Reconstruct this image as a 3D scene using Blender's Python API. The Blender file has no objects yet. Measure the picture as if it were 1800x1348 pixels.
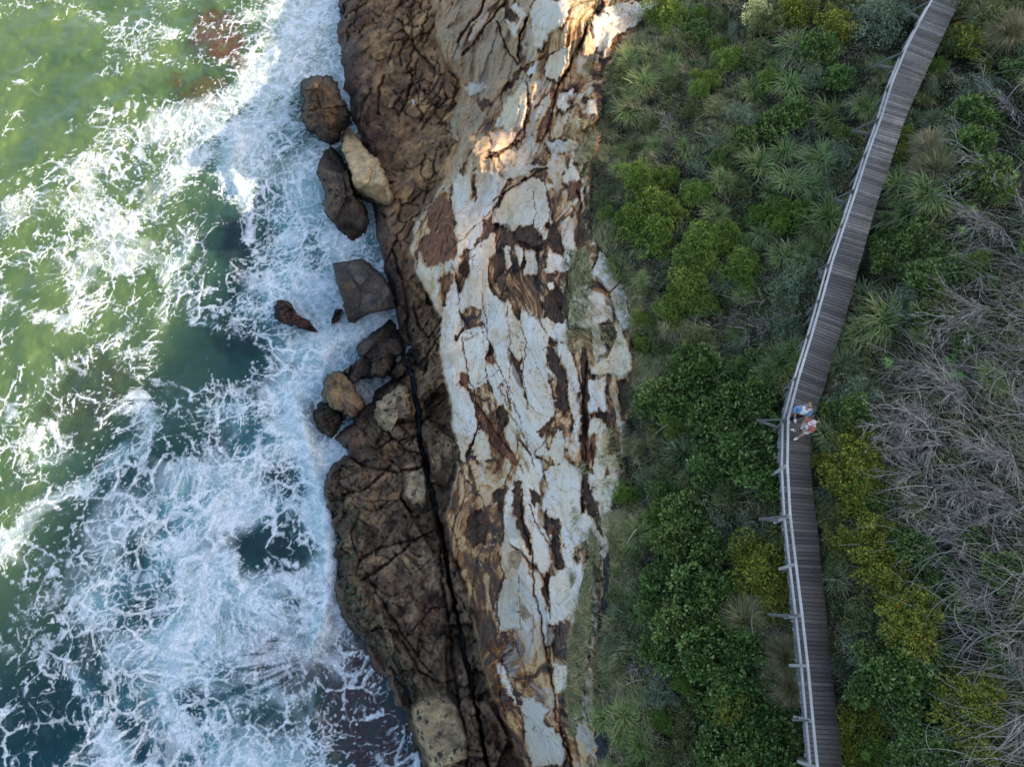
import bpy, math, random
import numpy as np
from mathutils import Vector, Matrix
random.seed(7); RNG = np.random.default_rng(11)
C = bpy.context.scene.collection
SC = bpy.context.scene

# ------------------------------------------------------------------ camera
CAM_H = 40.0; TILT = math.radians(21.6)
cam_d = bpy.data.cameras.new("camera"); cam = bpy.data.objects.new("camera", cam_d); C.objects.link(cam)
cam_d.lens = 24.0; cam_d.sensor_width = 36.0; cam_d.clip_start = 0.5; cam_d.clip_end = 2000
cam.location = (0, 0, CAM_H); cam.rotation_euler = (TILT, 0, 0)
SC.camera = cam

# ------------------------------------------------------------------ light: sun from the land side, low
SUN_EL = 25.0
SUN_TAN = math.tan(math.radians(SUN_EL))
world = bpy.data.worlds.new("World"); SC.world = world; world.use_nodes = True
wt = world.node_tree; wt.nodes.clear()
sky = wt.nodes.new("ShaderNodeTexSky"); sky.sky_type = 'NISHITA'; sky.sun_disc = False
sky.sun_elevation = math.radians(SUN_EL); sky.sun_rotation = math.radians(90); sky.dust_density = 2.2; sky.ozone_density = .7
bg = wt.nodes.new("ShaderNodeBackground"); bg.inputs[1].default_value = 0.15
wo = wt.nodes.new("ShaderNodeOutputWorld")
wt.links.new(sky.outputs[0], bg.inputs[0]); wt.links.new(bg.outputs[0], wo.inputs[0])
sun_d = bpy.data.lights.new("sun", 'SUN'); sun_d.energy = 2.8; sun_d.angle = math.radians(0.7); sun_d.color = (1.0, 0.84, 0.63)
sun = bpy.data.objects.new("sun", sun_d); C.objects.link(sun)
sun.rotation_euler = Vector((math.cos(math.radians(SUN_EL)), 0, math.sin(math.radians(SUN_EL)))).to_track_quat('Z', 'Y').to_euler()
SC.view_settings.view_transform = 'Standard'; SC.view_settings.look = 'None'
SC.view_settings.exposure = 1.55; SC.view_settings.gamma = 1.0

# ------------------------------------------------------------------ reading a pixel of the photograph as a ray
F = 1200.0; CT, ST = math.cos(TILT), math.sin(TILT)
def ray(u, v):
    du = (np.asarray(u, float) - 900) / F; dv = (674 - np.asarray(v, float)) / F
    return du, dv * CT + ST, dv * ST - CT
def world_at(u, v, z):
    dx, dy, dz = ray(u, v); t = (CAM_H - z) / (-dz)
    return np.stack([t * dx, t * dy, z + 0 * t], -1)
def W(u, v, z):
    p = world_at(u, v, float(z)); return Vector((float(p[0]), float(p[1]), float(z)))

# ------------------------------------------------------------------ numpy noise
def _h(ix, iy, s=0):
    n = (ix.astype(np.int64) * 374761393 + iy.astype(np.int64) * 668265263 + s * 2147483647 + 1013904223) & 0xffffffff
    n = ((n ^ (n >> 13)) * 1274126177) & 0xffffffff
    n = ((n ^ (n >> 16)) * 2246822519) & 0xffffffff
    return ((n ^ (n >> 15)) & 0xffffff) / float(0xffffff)
def vnoise(x, y, s=0):
    ix = np.floor(x); iy = np.floor(y); fx = x - ix; fy = y - iy
    fx = fx * fx * fx * (fx * (fx * 6 - 15) + 10); fy = fy * fy * fy * (fy * (fy * 6 - 15) + 10)
    a = _h(ix, iy, s); b = _h(ix + 1, iy, s); c = _h(ix, iy + 1, s); d = _h(ix + 1, iy + 1, s)
    return (a + (b - a) * fx) * (1 - fy) + (c + (d - c) * fx) * fy
def fbm(x, y, o=4, s=0, g=0.5):
    r = 0; a = 1; t = 0
    for i in range(o):
        r = r + a * vnoise(x + 17.3 * i, y - 9.1 * i, s + i); t += a; a *= g; x = x * 2.03; y = y * 2.03
    return r / t
def voro(x, y, s=0, jit=0.9):
    ix = np.floor(x); iy = np.floor(y)
    f1 = np.full(x.shape, 9.0); f2 = np.full(x.shape, 9.0); cid = np.zeros(x.shape); cx = np.zeros(x.shape); cy = np.zeros(x.shape)
    for dx in (-1, 0, 1):
        for dy in (-1, 0, 1):
            a = ix + dx; b = iy + dy
            px = a + .5 + jit * (_h(a, b, s) - .5); py = b + .5 + jit * (_h(a, b, s + 91) - .5)
            d = np.hypot(x - px, y - py)
            n = d < f1
            f2 = np.where(n, f1, np.minimum(f2, d)); f1 = np.where(n, d, f1)
            cid = np.where(n, _h(a, b, s + 7), cid); cx = np.where(n, x - px, cx); cy = np.where(n, y - py, cy)
    return f1, f2, cid, cx, cy
def sst(x, a, b):
    t = np.clip((x - a) / (b - a), 0, 1); return t * t * (3 - 2 * t)
def seg_dist(u, v, pts):
    d = np.full(np.shape(u), 1e9)
    for (ax, ay), (bx, by) in zip(pts[:-1], pts[1:]):
        ex, ey = bx - ax, by - ay; L = ex * ex + ey * ey + 1e-9
        t = np.clip(((u - ax) * ex + (v - ay) * ey) / L, 0, 1)
        d = np.minimum(d, np.hypot(u - ax - t * ex, v - ay - t * ey))
    return d
def poly_sd(u, v, pts):
    """signed distance in photo pixels, positive inside"""
    d = seg_dist(u, v, list(pts) + [pts[0]])
    ins = np.zeros(np.shape(u), bool)
    n = len(pts)
    for i in range(n):
        x1, y1 = pts[i]; x2, y2 = pts[(i + 1) % n]
        if y1 == y2: continue
        ins ^= ((y1 > v) != (y2 > v)) & (u < (x2 - x1) * (v - y1) / (y2 - y1) + x1)
    return np.where(ins, d, -d)
def crop(ox, oy, s, *a):
    return [(ox + a[i] / s, oy + a[i + 1] / s) for i in range(0, len(a), 2)]
def masked(u, v, pts, pad, fn):
    """run fn on the samples near pts only"""
    xs = [p[0] for p in pts]; ys = [p[1] for p in pts]
    m = (u > min(xs) - pad) & (u < max(xs) + pad) & (v > min(ys) - pad) & (v < max(ys) + pad)
    if m.any(): fn(m)

# ------------------------------------------------------------------ coast layout: curves u(v) in the photograph, each with its height
def K(*a): return np.array(a[0::2], float), np.array(a[1::2], float)      # v, value
def at(k, v): return np.interp(v, k[0], k[1])
cA = K(-450,560, -100,585, 0,598, 60,605, 130,617, 200,622, 250,640, 330,655, 400,665, 450,673, 500,688, 560,701, 610,709, 640,712, 655,704, 670,690,
       700,660, 730,625, 760,604, 800,608, 830,580, 860,568, 900,578, 960,590, 1020,588, 1080,602, 1130,642, 1200,692, 1260,718, 1348,738, 1500,770, 1800,830)
cB = K(-450,700, -100,745, 0,762, 60,768, 100,778, 140,812, 200,800, 260,806, 310,788, 350,762, 390,734, 430,722, 470,730, 520,752, 560,775, 640,779,
       700,790, 760,802, 830,804, 900,786, 960,792, 1050,826, 1150,846, 1250,880, 1348,924, 1500,960, 1800,1010)
cC = K(-450,1300, -100,1215, 0,1172, 50,1120, 90,1085, 150,1060, 220,1050, 290,1045, 340,1030, 420,1040, 480,1085, 560,1110, 640,1112, 700,1102, 760,1096,
       850,1086, 900,1076, 960,1064, 1050,1054, 1120,1048, 1200,1040, 1260,1040, 1348,1050, 1500,1060, 1800,1080)
# boardwalk deck edges and handrail, as seen
DK_L = [(1634,0),(1594,77),(1567,123),(1533,234),(1510,300),(1487,360),(1467,434),(1450,497),(1433,557),(1410,617),(1390,670),(1375,724),(1367,760),(1367,790),(1372,870),(1375,925),(1384,1000),(1391,1080),(1400,1165),(1410,1262),(1418,1348)]
DK_R = [(1689,0),(1647,87),(1614,157),(1587,220),(1567,264),(1547,340),(1530,394),(1517,447),(1497,503),(1483,563),(1463,627),(1450,684),(1433,720),(1424,765),(1425,830),(1430,880),(1436,905),(1442,984),(1452,1071),(1460,1150),(1469,1262),(1476,1348)]
def zdeck(v): return 14.0 + 1.5 * (1 - sst(np.asarray(v, float), 0, 600)) + .6 * np.clip(-np.asarray(v, float), 0, 400) / 400
def Zbase(u, v):
    A = at(cA, v); B = at(cB, v); Cc = at(cC, v)
    DL = np.interp(v, [p[1] for p in DK_L], [p[0] for p in DK_L]); DR = DL + 58
    DL = DL - np.clip(-v, 0, 500) * -0.5; DR = DR + np.clip(-v, 0, 500) * 0.5
    top = 1 - sst(v, 0, 420)                                   # the slope is steeper and higher at the far end
    zc = 9.0 + 1.6 * top
    xs = [A * 0 - 1200, A - 90, A - 12, A, A + 8, (A + B) / 2, B - 22, B - 4, B + 14, B + (Cc - B) * .45, Cc, DL - 20, DR + 10, A * 0 + 1810, A * 0 + 2700]
    zs = [-5, -2.2, -.5, .15, .95, 1.7 + .8 * top, 2.2 + 1.2 * top, 2.7 + 1.4 * top, 4.4 + 1.6 * top, 7.3 + 1.6 * top, zc, zdeck(v) - 1.7, zdeck(v) - 1.0, 16.0, 21.0]
    z = np.full(np.shape(u), -5.0)
    for i in range(len(xs) - 1):
        t = np.clip((u - xs[i]) / np.maximum(xs[i + 1] - xs[i], 1e-3), 0, 1)
        z = z + (zs[i + 1] - zs[i]) * t
    for cu, cv, ru, rv, h in ((838, 272, 46, 40, 3.6), (985, 30, 80, 66, 2.7), (900, 180, 40, 60, .8), (800, 440, 40, 70, .9), (640, 120, 60, 60, .5)):
        z = z + h * np.exp(-((u - cu) / ru) ** 2 - ((v - cv) / rv) ** 2)
    return z

# hand traced features --------------------------------------------------------------------
c7 = lambda *a: crop(750, 0, 2.995, *a)
c2 = lambda *a: crop(720, 400, 2.695, *a)
c3 = lambda *a: crop(760, 860, 2.7625, *a)
c4 = lambda *a: crop(500, 0, 2.995, *a)
c5 = lambda *a: crop(460, 430, 2.995, *a)
c6 = lambda *a: crop(540, 840, 2.6525, *a)
ca = lambda *a: crop(600, 30, 6.738, *a)
cb = lambda *a: crop(560, 640, 6.738, *a)
cw = lambda *a: crop(780, 560, 7.927, *a)
PLATES = [   # pale smooth faces of the sandstone: outline, paleness 0..1, colour
 (c2(185,200, 210,215, 235,330, 215,480, 235,590, 245,640, 240,720, 200,750, 160,700, 148,640, 150,520, 175,330), 1, 0),
 (c2(205,740, 240,740, 290,790, 318,880, 315,960, 258,1105, 240,1100, 225,1040, 205,950, 200,850), 1, 0),
 (c2(535,400, 600,430, 660,520, 665,600, 650,700, 690,830, 690,870, 650,930, 610,945, 580,880, 560,800, 540,740, 530,600, 510,480), 1, 0),
 (c2(345,310, 380,310, 440,350, 468,380, 470,480, 470,660, 450,690, 430,680, 400,600, 380,540, 350,430), 1, 0),
 (c2(470,770, 530,770, 560,860, 600,960, 620,1030, 590,1090, 560,1040, 520,950, 490,860), 1, 0),
 (c2(285,160, 325,125, 335,250, 290,295, 280,240), 1, 0),
 (c2(848,905, 900,910, 935,940, 945,990, 935,1070, 975,1070, 985,1150, 975,1250, 960,1330, 920,1348, 880,1250, 875,1100, 850,980), 1, 1),
 (c2(980,890, 1020,940, 1040,1060, 1020,1105, 990,1080, 1000,1000), 1, 1),
 (c2(860,660, 920,620, 965,570, 985,500, 1030,520, 1050,600, 1050,680, 1010,715, 960,700, 900,705, 860,690), 1, 1),
 (c2(850,720, 920,710, 930,800, 930,870, 890,880, 850,890), 1, 0),
 (c2(640,1150, 700,1120, 740,1100, 800,1140, 815,1348, 640,1348, 660,1250), 1, 0),
 (c2(985,340, 1030,260, 1080,200, 1110,240, 1085,330, 1050,430, 1010,400), 1, 0),
 (c2(700,540, 735,545, 765,590, 780,650, 800,760, 770,770, 740,700), 1, 0),
 (c2(800,840, 815,900, 812,1000, 790,1030, 770,1000, 780,920, 760,830), .9, 0),
 (c2(870,420, 905,420, 910,520, 930,570, 890,640, 865,600), .9, 0),
 (c2(320,950, 380,960, 380,1060, 400,1100, 330,1110, 290,1080), .8, 1),
 (c2(420,760, 450,750, 480,870, 470,900, 440,830, 415,860), .9, 0),
 (c2(300,590, 350,590, 355,650, 330,670), .9, 0), (c2(395,680, 430,690, 438,760, 400,740), .9, 0),
 (c2(700,960, 740,1000, 735,1080, 690,1130, 660,1080), .9, 0),
 (c2(440,90, 470,100, 490,180, 460,190), .8, 1), (c2(500,90, 530,80, 535,150, 515,190), .8, 1),
 (c2(640,140, 690,150, 690,220, 650,210), .8, 1), (c2(340,60, 400,20, 410,110, 350,160), .7, 1), (c2(540,110,600,120,600,230,550,220), .7, 1),
 (c7(130,960, 200,900, 330,900, 420,950, 380,1040, 350,1100, 300,1150, 280,1220, 240,1300, 160,1348, 165,1250, 145,1150), 1, 0),
 (c7(360,660, 400,560, 450,500, 520,440, 590,420, 545,560, 500,660, 430,690), 1, 1),
 (c7(590,0, 760,0, 740,90, 690,150, 640,180, 600,260, 560,240, 560,100, 540,60), 1, 0),
 (c7(870,100, 960,40, 1140,0, 1230,10, 1160,80, 1090,150, 1010,170, 980,200, 920,280, 880,230), 1, 0),
 (c7(365,1100, 430,1010, 560,930, 620,960, 640,1060, 650,1150, 600,1190, 520,1180, 470,1230, 430,1180, 345,1180), .95, 1),
 (c7(700,490, 780,460, 760,560, 720,600, 690,560), 1, 0), (c7(840,520, 880,530, 895,600, 850,600), 1, 0),
 (c7(640,300, 760,250, 740,380, 680,430, 630,400), .9, 1), (c7(400,40, 470,20, 520,70, 500,180, 470,230, 430,150), .9, 0),
 (c7(830,190, 880,200, 890,290, 850,310, 825,300), .9, 2),
 (c7(700,940, 760,900, 840,930, 830,1090, 790,1000, 720,970), .7, 1),
 (c7(330,700, 460,690, 490,740, 420,790, 350,790), .95, 3), (c7(280,90, 330,60, 300,180, 230,240, 215,210), .7, 3),
 (c7(190,440, 300,430, 330,470, 230,510), .9, 4), (c7(580,560, 660,480, 640,560, 560,640), .8, 4), (c7(620,740,780,740,800,790,640,800), .8, 4),
 (c7(530,340, 590,330, 560,400, 530,390), .9, 0), (c7(750,830, 870,810, 880,860, 800,870), .9, 0), (c7(370,890, 560,860, 640,870, 500,900, 420,960), .8, 4),
 (c3(540,0, 730,0, 730,120, 760,200, 740,260, 700,280, 660,300, 640,250, 620,160, 570,150, 540,90), 1, 0),
 (c3(570,540, 610,500, 690,490, 700,560, 680,640, 580,650), 1, 0),
 (c3(300,600, 320,500, 350,430, 420,420, 480,520, 500,660, 470,700, 400,670, 320,700), 1, 4),
 (c3(320,840, 350,850, 380,960, 420,1030, 400,1040, 340,950), 1, 0),
 (c3(430,1000, 490,1010, 560,1060, 540,1120, 640,1200, 640,1348, 480,1348, 450,1200), 1, 4),
 (c3(590,850, 655,850, 655,960, 600,985), 1, 0),
 (c3(480,130, 520,170, 570,230, 580,300, 560,400, 520,400, 510,300, 480,200), 1, 0),
 (c3(390,60, 430,180, 450,240, 380,240, 330,320, 350,200), 1, 4), (c3(640,270, 660,290, 655,380, 630,350), 1, 0),
 (c3(500,500, 545,540, 560,620, 560,760, 520,640), 1, 4),
]
PLATE_COL = [(.68, .625, .535), (.66, .57, .43), (.58, .43, .26), (.52, .40, .32), (.50, .47, .41)]
DARKS = [    # dark brown iron crust: outline, strength, colour (0 brown-black, 1 slate, 2 red-brown)
 (c2(490,60, 500,20, 560,25, 600,60, 640,75, 620,110, 560,100), 1, 0),
 (c2(620,360, 660,310, 700,280, 735,340, 735,440, 690,450, 640,420), 1, 0), (c2(870,880, 900,868, 932,885, 932,920, 900,905), 1, 0),
 (c2(410,860, 440,840, 465,870, 468,920, 450,940, 415,890), 1, 0), (c2(320,830, 370,880, 410,930, 470,1040, 515,1120, 480,1110, 420,1060, 390,990, 330,930), 1, 2),
 (c2(775,780, 815,770, 835,900, 835,1020, 812,1000, 815,900), 1, 1), (c2(900,450, 950,440, 978,500, 970,550, 935,540), 1, 0),
 (c2(985,730, 1040,725, 1045,770, 1015,850, 985,830), 1, 0), (c2(420,930,440,1000,450,1070,415,1030), 1, 2), (c2(235,690,270,700,285,770,250,750),1,2),
 (c2(40,60, 130,10, 220,10, 230,110, 190,170, 120,190, 60,190), .8, 2), (c2(130,240, 200,200, 205,300, 165,350), .8, 2), (c2(650,560, 690,580, 740,700, 755,860, 740,900, 700,850, 690,700, 650,660), .9, 0),
 (c2(180,1190, 235,1190, 235,1348, 175,1348), .9, 1), (c2(240,180,285,165,270,230,245,210),1,0), (c2(370,590, 400,600, 405,650, 365,640), .9, 2), (c2(600,960, 660,930, 690,900, 660,960, 630,985), 1, 2),
 (c2(810,560, 835,560, 845,700, 845,1100, 835,1348, 818,1348, 822,1000), 1, 0), (c2(500,1200,530,1200,540,1348,500,1348), .9, 0), (c2(400,1250,440,1240,460,1348,420,1348), .9, 0),
 (c2(935,990, 975,880, 985,960, 990,1060, 960,1080, 935,1060), .9, 1), (c2(918,1160, 938,1130, 940,1170, 905,1200), .9, 2), (c2(850,990,885,980,885,1070,850,1100), .9, 2),
 (c7(580,300, 635,255, 635,300, 600,330), 1, 1), (c7(400,0, 430,0, 440,60, 480,90, 460,120, 420,100), 1, 0), (c7(470,220, 530,60, 520,160, 500,240, 530,320, 490,360, 480,300), 1, 1),
 (c7(270,520, 340,530, 350,560, 290,570), 1, 0), (c7(345,620, 420,540, 340,690, 285,720, 300,660), 1, 1), (c7(480,370, 560,320, 520,370, 430,470, 350,560, 400,470), .9, 0),
 (c7(870,0, 950,0, 930,50, 890,80), .9, 0), (c7(870,80, 850,180, 790,300, 730,400, 690,470, 680,430, 750,340, 800,230, 830,130), .85, 0), (c7(690,470, 660,640, 610,730, 560,780, 580,700, 640,560, 660,480), .9, 2),
 (c7(560,440, 545,600, 520,700, 480,770, 380,820, 310,830, 330,800, 440,780, 500,720, 530,560), .85, 0), (c7(740,500, 790,500, 770,620, 745,560), .9, 1), (c7(870,450, 930,450, 940,600, 900,660, 890,560), 1, 1),
 (c7(180,900, 230,780, 215,850, 200,920), 1, 0), (c7(960,240, 1010,225, 1030,255, 1000,290, 970,280), 1, 0), (c7(910,310, 950,300, 1000,290, 950,340, 920,370), 1, 0), (c7(230,920, 260,920, 255,1060, 240,1030), .9, 2),
 (c7(0,1110, 90,1000, 140,1100, 165,1300, 150,1348, 0,1348), .75, 2), (c7(450,1230, 480,1200, 560,1190, 610,1260, 600,1320, 540,1310, 480,1290), 1, 0), (c7(640,760, 660,790, 640,820, 625,790), 1, 1), (c7(770,840,800,850,830,950,800,930), 1, 1), (c7(840,830,880,840,890,1000,900,1100,860,1030,840,930), 1, 0),
 (c7(740,950,820,960,800,1050,740,1060), .9, 2), (c7(620,1160,700,1190,720,1348,640,1300), .9, 0), (c7(0,0,20,0,10,60,0,50), .5, 2),
 (c3(590,640, 680,620, 670,740, 650,830, 610,830, 580,760), 1, 1), (c3(590,990, 655,970, 665,1060, 670,1150, 640,1160, 605,1080), 1, 1),
 (c3(310,720, 340,690, 400,685, 450,760, 470,800, 440,830, 430,900, 470,930, 530,940, 570,1010, 540,1060, 480,1000, 420,950, 370,910, 320,830), .85, 3),
 (c3(580,160, 610,150, 625,200, 620,260, 625,320, 640,370, 600,390, 590,330, 575,280), 1, 0), (c3(430,570, 460,570, 480,610, 450,640, 425,610), .9, 3), (c3(355,330, 410,270, 450,300, 440,370, 370,400), .8, 4),
 (c3(400,0, 430,0, 430,100, 470,220, 480,320, 460,300, 420,180, 390,60), 1, 0), (c3(690,280, 745,270, 740,330, 710,360, 680,330), .9, 1), (c3(540,390, 570,400, 570,560, 555,600, 540,500), .9, 0),
 (c3(165,130, 250,100, 270,180, 260,260, 200,290, 165,220), .8, 0), (c3(200,590, 320,560, 320,680, 320,860, 380,1000, 420,1120, 440,1200, 380,1100, 300,1000, 240,880, 190,720), .85, 1),
 (c3(470,0, 510,0, 530,40, 500,90, 480,60), .9, 0), (c3(730,0,780,0,830,200,840,260,790,160,740,60), .9, 0), (c3(570,1100, 640,1130, 690,1348, 650,1348, 620,1200), .7, 4),
 (c3(80,0, 120,0, 130,80, 90,130, 75,60), .8, 1), (c3(0,0,0,1,1,1), 0, 0),
]
DARK_COL = [(.040, .029, .023), (.050, .044, .042), (.115, .062, .040), (.17, .165, .155), (.20, .185, .135)]
CRACKS = [   # long joints: path, half width px, depth m, height given later by the ground
 (cb(700,0, 1050,0, 1100,240, 1190,560, 1200,900, 1240,1200, 1290,1348), 3.4, 1.4),
 ([(742,790),(752,830),(768,900),(780,960),(790,1010),(800,1065),(812,1120),(824,1190),(838,1250),(848,1300),(856,1348),(880,1450),(930,1700)], 3.1, 1.7),
 ([(748,780),(760,880),(772,960),(780,1040),(790,1110),(800,1190),(812,1260),(822,1348),(850,1500)], 2.4, .7),
 ([(712,640),(724,660),(730,700),(734,740),(742,790)], 4.0, 2.0),
 ([(690,440),(712,520),(722,600),(732,640),(745,655),(760,600),(778,575)], 2, .5), ([(740,640),(776,590)], 2, .45), ([(735,755),(765,715),(782,700)], 2.2, .5),
 ([(600,870),(636,862),(664,840),(692,815)], 2, .4), ([(612,800),(640,820),(700,830),(740,820)], 2, .45), ([(636,1020),(680,990),(720,955),(745,938)], 2.4, .5),
 ([(630,985),(668,962),(722,950),(772,930)], 2, .4), ([(640,1008),(676,1062),(704,1110),(738,1160),(760,1180)], 2, .4), ([(630,900),(620,940),(632,985)], 1.6, .3),
 ([(690,1170),(712,1208),(728,1240)], 2.6, .6), ([(706,1128),(740,1180),(780,1200),(800,1195)], 2, .5), ([(754,1150),(800,1060)], 1.2, .2), ([(786,1078),(812,1074)], 2, .6), ([(804,1206),(836,1206)], 2, .6),
 ([(716,1115),(760,1070),(780,1065)], 1.5, .3), ([(650,880),(700,880),(740,870)], 1.5, .3), ([(655,700),(700,745),(745,740)], 1.6, .4), ([(660,790),(690,770),(740,770)], 1.6, .4), ([(668,740),(712,790),(742,800)], 1.8, .4),
 (ca(330,860, 250,1050, 210,1250), 2, .35), (ca(500,700, 430,860, 430,1150), 2.2, .5), (ca(830,60, 820,230, 880,350, 1090,590, 1140,680), 1.8, .35), (ca(780,250, 710,440, 745,600), 1.6, .4),
 (ca(880,370, 840,500, 800,620, 850,700), 1.6, .4), (ca(850,690, 850,780, 790,980, 690,1180), 2, .5), (ca(600,870, 740,1010), 1.5, .3), (ca(900,600, 890,680), 1.2, .3), (ca(920,150, 960,230, 900,330), 1.2, .2),
 (ca(870,800, 990,740, 1100,800), 1.2, .25), (ca(870,800, 940,1000), 1.2, .25), (ca(960,1010, 1110,830, 1190,680), 1.2, .25), (ca(1040,950, 980,860), 1, .2), (ca(1080,1040, 950,1250), 1.6, .35), (ca(1240,990, 960,1330), 1.5, .3),
 (ca(1070,480, 1160,560, 1170,680, 1220,720), 1.1, .2), (ca(930,500, 890,600), 1.2, .25), (ca(560,300, 700,270), 1.2, .3), (ca(640,330, 600,480, 560,560), 1.5, .3), (ca(700,60,740,200), 1.3,.3),
 (c5(480,590, 600,560, 640,620), 1.5, .4), (c5(800,330, 830,430, 890,490), 2, .5), (c5(890,490, 955,390), 2, .5),
 (c2(470,380, 470,760), 1.0, .10), (c2(340,310, 380,540, 430,690, 500,850, 560,1040, 600,1140), 1.0, .14), (c2(690,560, 745,720, 770,900, 775,960), 1.1, .16), (c2(470,480, 560,580, 600,620), .8, .06), (c2(600,640, 690,880), .7, .05),
 (c2(270,530, 360,500), .9, .08), (c2(255,520, 270,640, 300,740, 320,830, 400,960, 500,1070, 540,1160), 1.3, .2), (c2(838,640, 832,900, 826,1200, 822,1348), 1.6, .3), (c2(320,740, 420,680), .9, .08),
 (c2(205,180, 235,330, 250,480), 1, .12), (c2(520,400, 545,560, 530,700, 560,860), 1.0, .10), (c2(420,750, 480,880, 530,1010), 1, .12), (c2(595,1080, 680,960, 690,900), 1.2, .15), (c2(310,980,262,1105), 1.4, .25),
 (c7(1100,0, 1160,75, 1155,110, 1100,150), 1, .15), (c7(350,1060, 420,1010, 600,900, 640,890), 1.6, .25), (c7(400,20, 330,110, 290,180, 190,290), 2, .5), (c7(300,0, 260,90, 190,180, 170,230), 2, .5), (c7(370,110, 420,260, 480,340), 1.6, .4), (c7(520,100, 480,200, 490,340), 1.6, .4),
 (c7(100,1340, 320,1130, 420,1010), .8, .06), (c7(240,900, 250,1060), 1.2, .12), (c7(860,90, 830,200, 700,440, 650,650, 600,740), 1.8, .25), (c7(540,440, 520,680, 440,770, 310,830), 1.8, .25), (c7(560,1010, 575,1130, 560,1180), .8, .08),
 (c7(640,1010, 660,1150), .8, .08), (c3(430,0, 440,150, 490,330, 500,520, 540,760, 590,960, 610,1120, 690,1348), 1.5, .25), (c3(430,420, 415,560, 420,680), .9, .1), (c3(120,500, 180,600, 200,720), 1.4, .25), (c3(70,120, 130,300, 120,420), 1.4, .25),
 (c3(470,60, 500,150, 580,300), 1.2, .15), (c3(580,780, 640,850), 1.3, .15), (c3(560,760, 590,960), 1.5, .2), (c3(640,1200,680,1348), 1.6, .3), (c3(320,700,310,560,350,420,330,300), 1.4, .2),
]
# ------------------------------------------------------------------ mesh + material helpers
def tag(o, label=None, cat=None, group=None, kind=None):
    if label: o['label'] = label
    if cat: o['category'] = cat
    if group: o['group'] = group
    if kind: o['kind'] = kind
    return o
def np_mesh(name, V, Fq, mat=None, smooth=True, attrs=None, parent=None, Ft=None):
    """mesh from arrays; Fq quads, Ft triangles"""
    me = bpy.data.meshes.new(name)
    V = np.asarray(V, np.float32).reshape(-1, 3)
    parts = []; starts = []; off = 0
    for f, k in ((Fq, 4), (Ft, 3)):
        if f is None or len(f) == 0: continue
        f = np.asarray(f, np.int32).reshape(-1, k); parts.append(f.ravel()); starts.append(off + np.arange(len(f), dtype=np.int32) * k); off += f.size
    li = np.concatenate(parts); ls = np.concatenate(starts)
    me.vertices.add(len(V)); me.vertices.foreach_set("co", V.ravel())
    me.loops.add(len(li)); me.loops.foreach_set("vertex_index", li)
    me.polygons.add(len(ls)); me.polygons.foreach_set("loop_start", ls)
    if smooth: me.polygons.foreach_set("use_smooth", np.ones(len(ls), bool))
    me.update(calc_edges=True)
    for nm, a in (attrs or {}).items():
        a = np.asarray(a, np.float32)
        if a.ndim == 1: me.attributes.new(nm, 'FLOAT', 'POINT').data.foreach_set("value", a)
        elif a.shape[1] == 3: me.attributes.new(nm, 'FLOAT_VECTOR', 'POINT').data.foreach_set("vector", a.ravel())
        else: me.attributes.new(nm, 'FLOAT_COLOR', 'POINT').data.foreach_set("color", a.ravel())
    if mat: me.materials.append(mat)
    o = bpy.data.objects.new(name, me); C.objects.link(o)
    if parent: o.parent = parent
    return o
def empty(name, loc=(0, 0, 0)):
    o = bpy.data.objects.new(name, None); C.objects.link(o); o.location = loc; o.empty_display_size = .2
    return o

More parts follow.
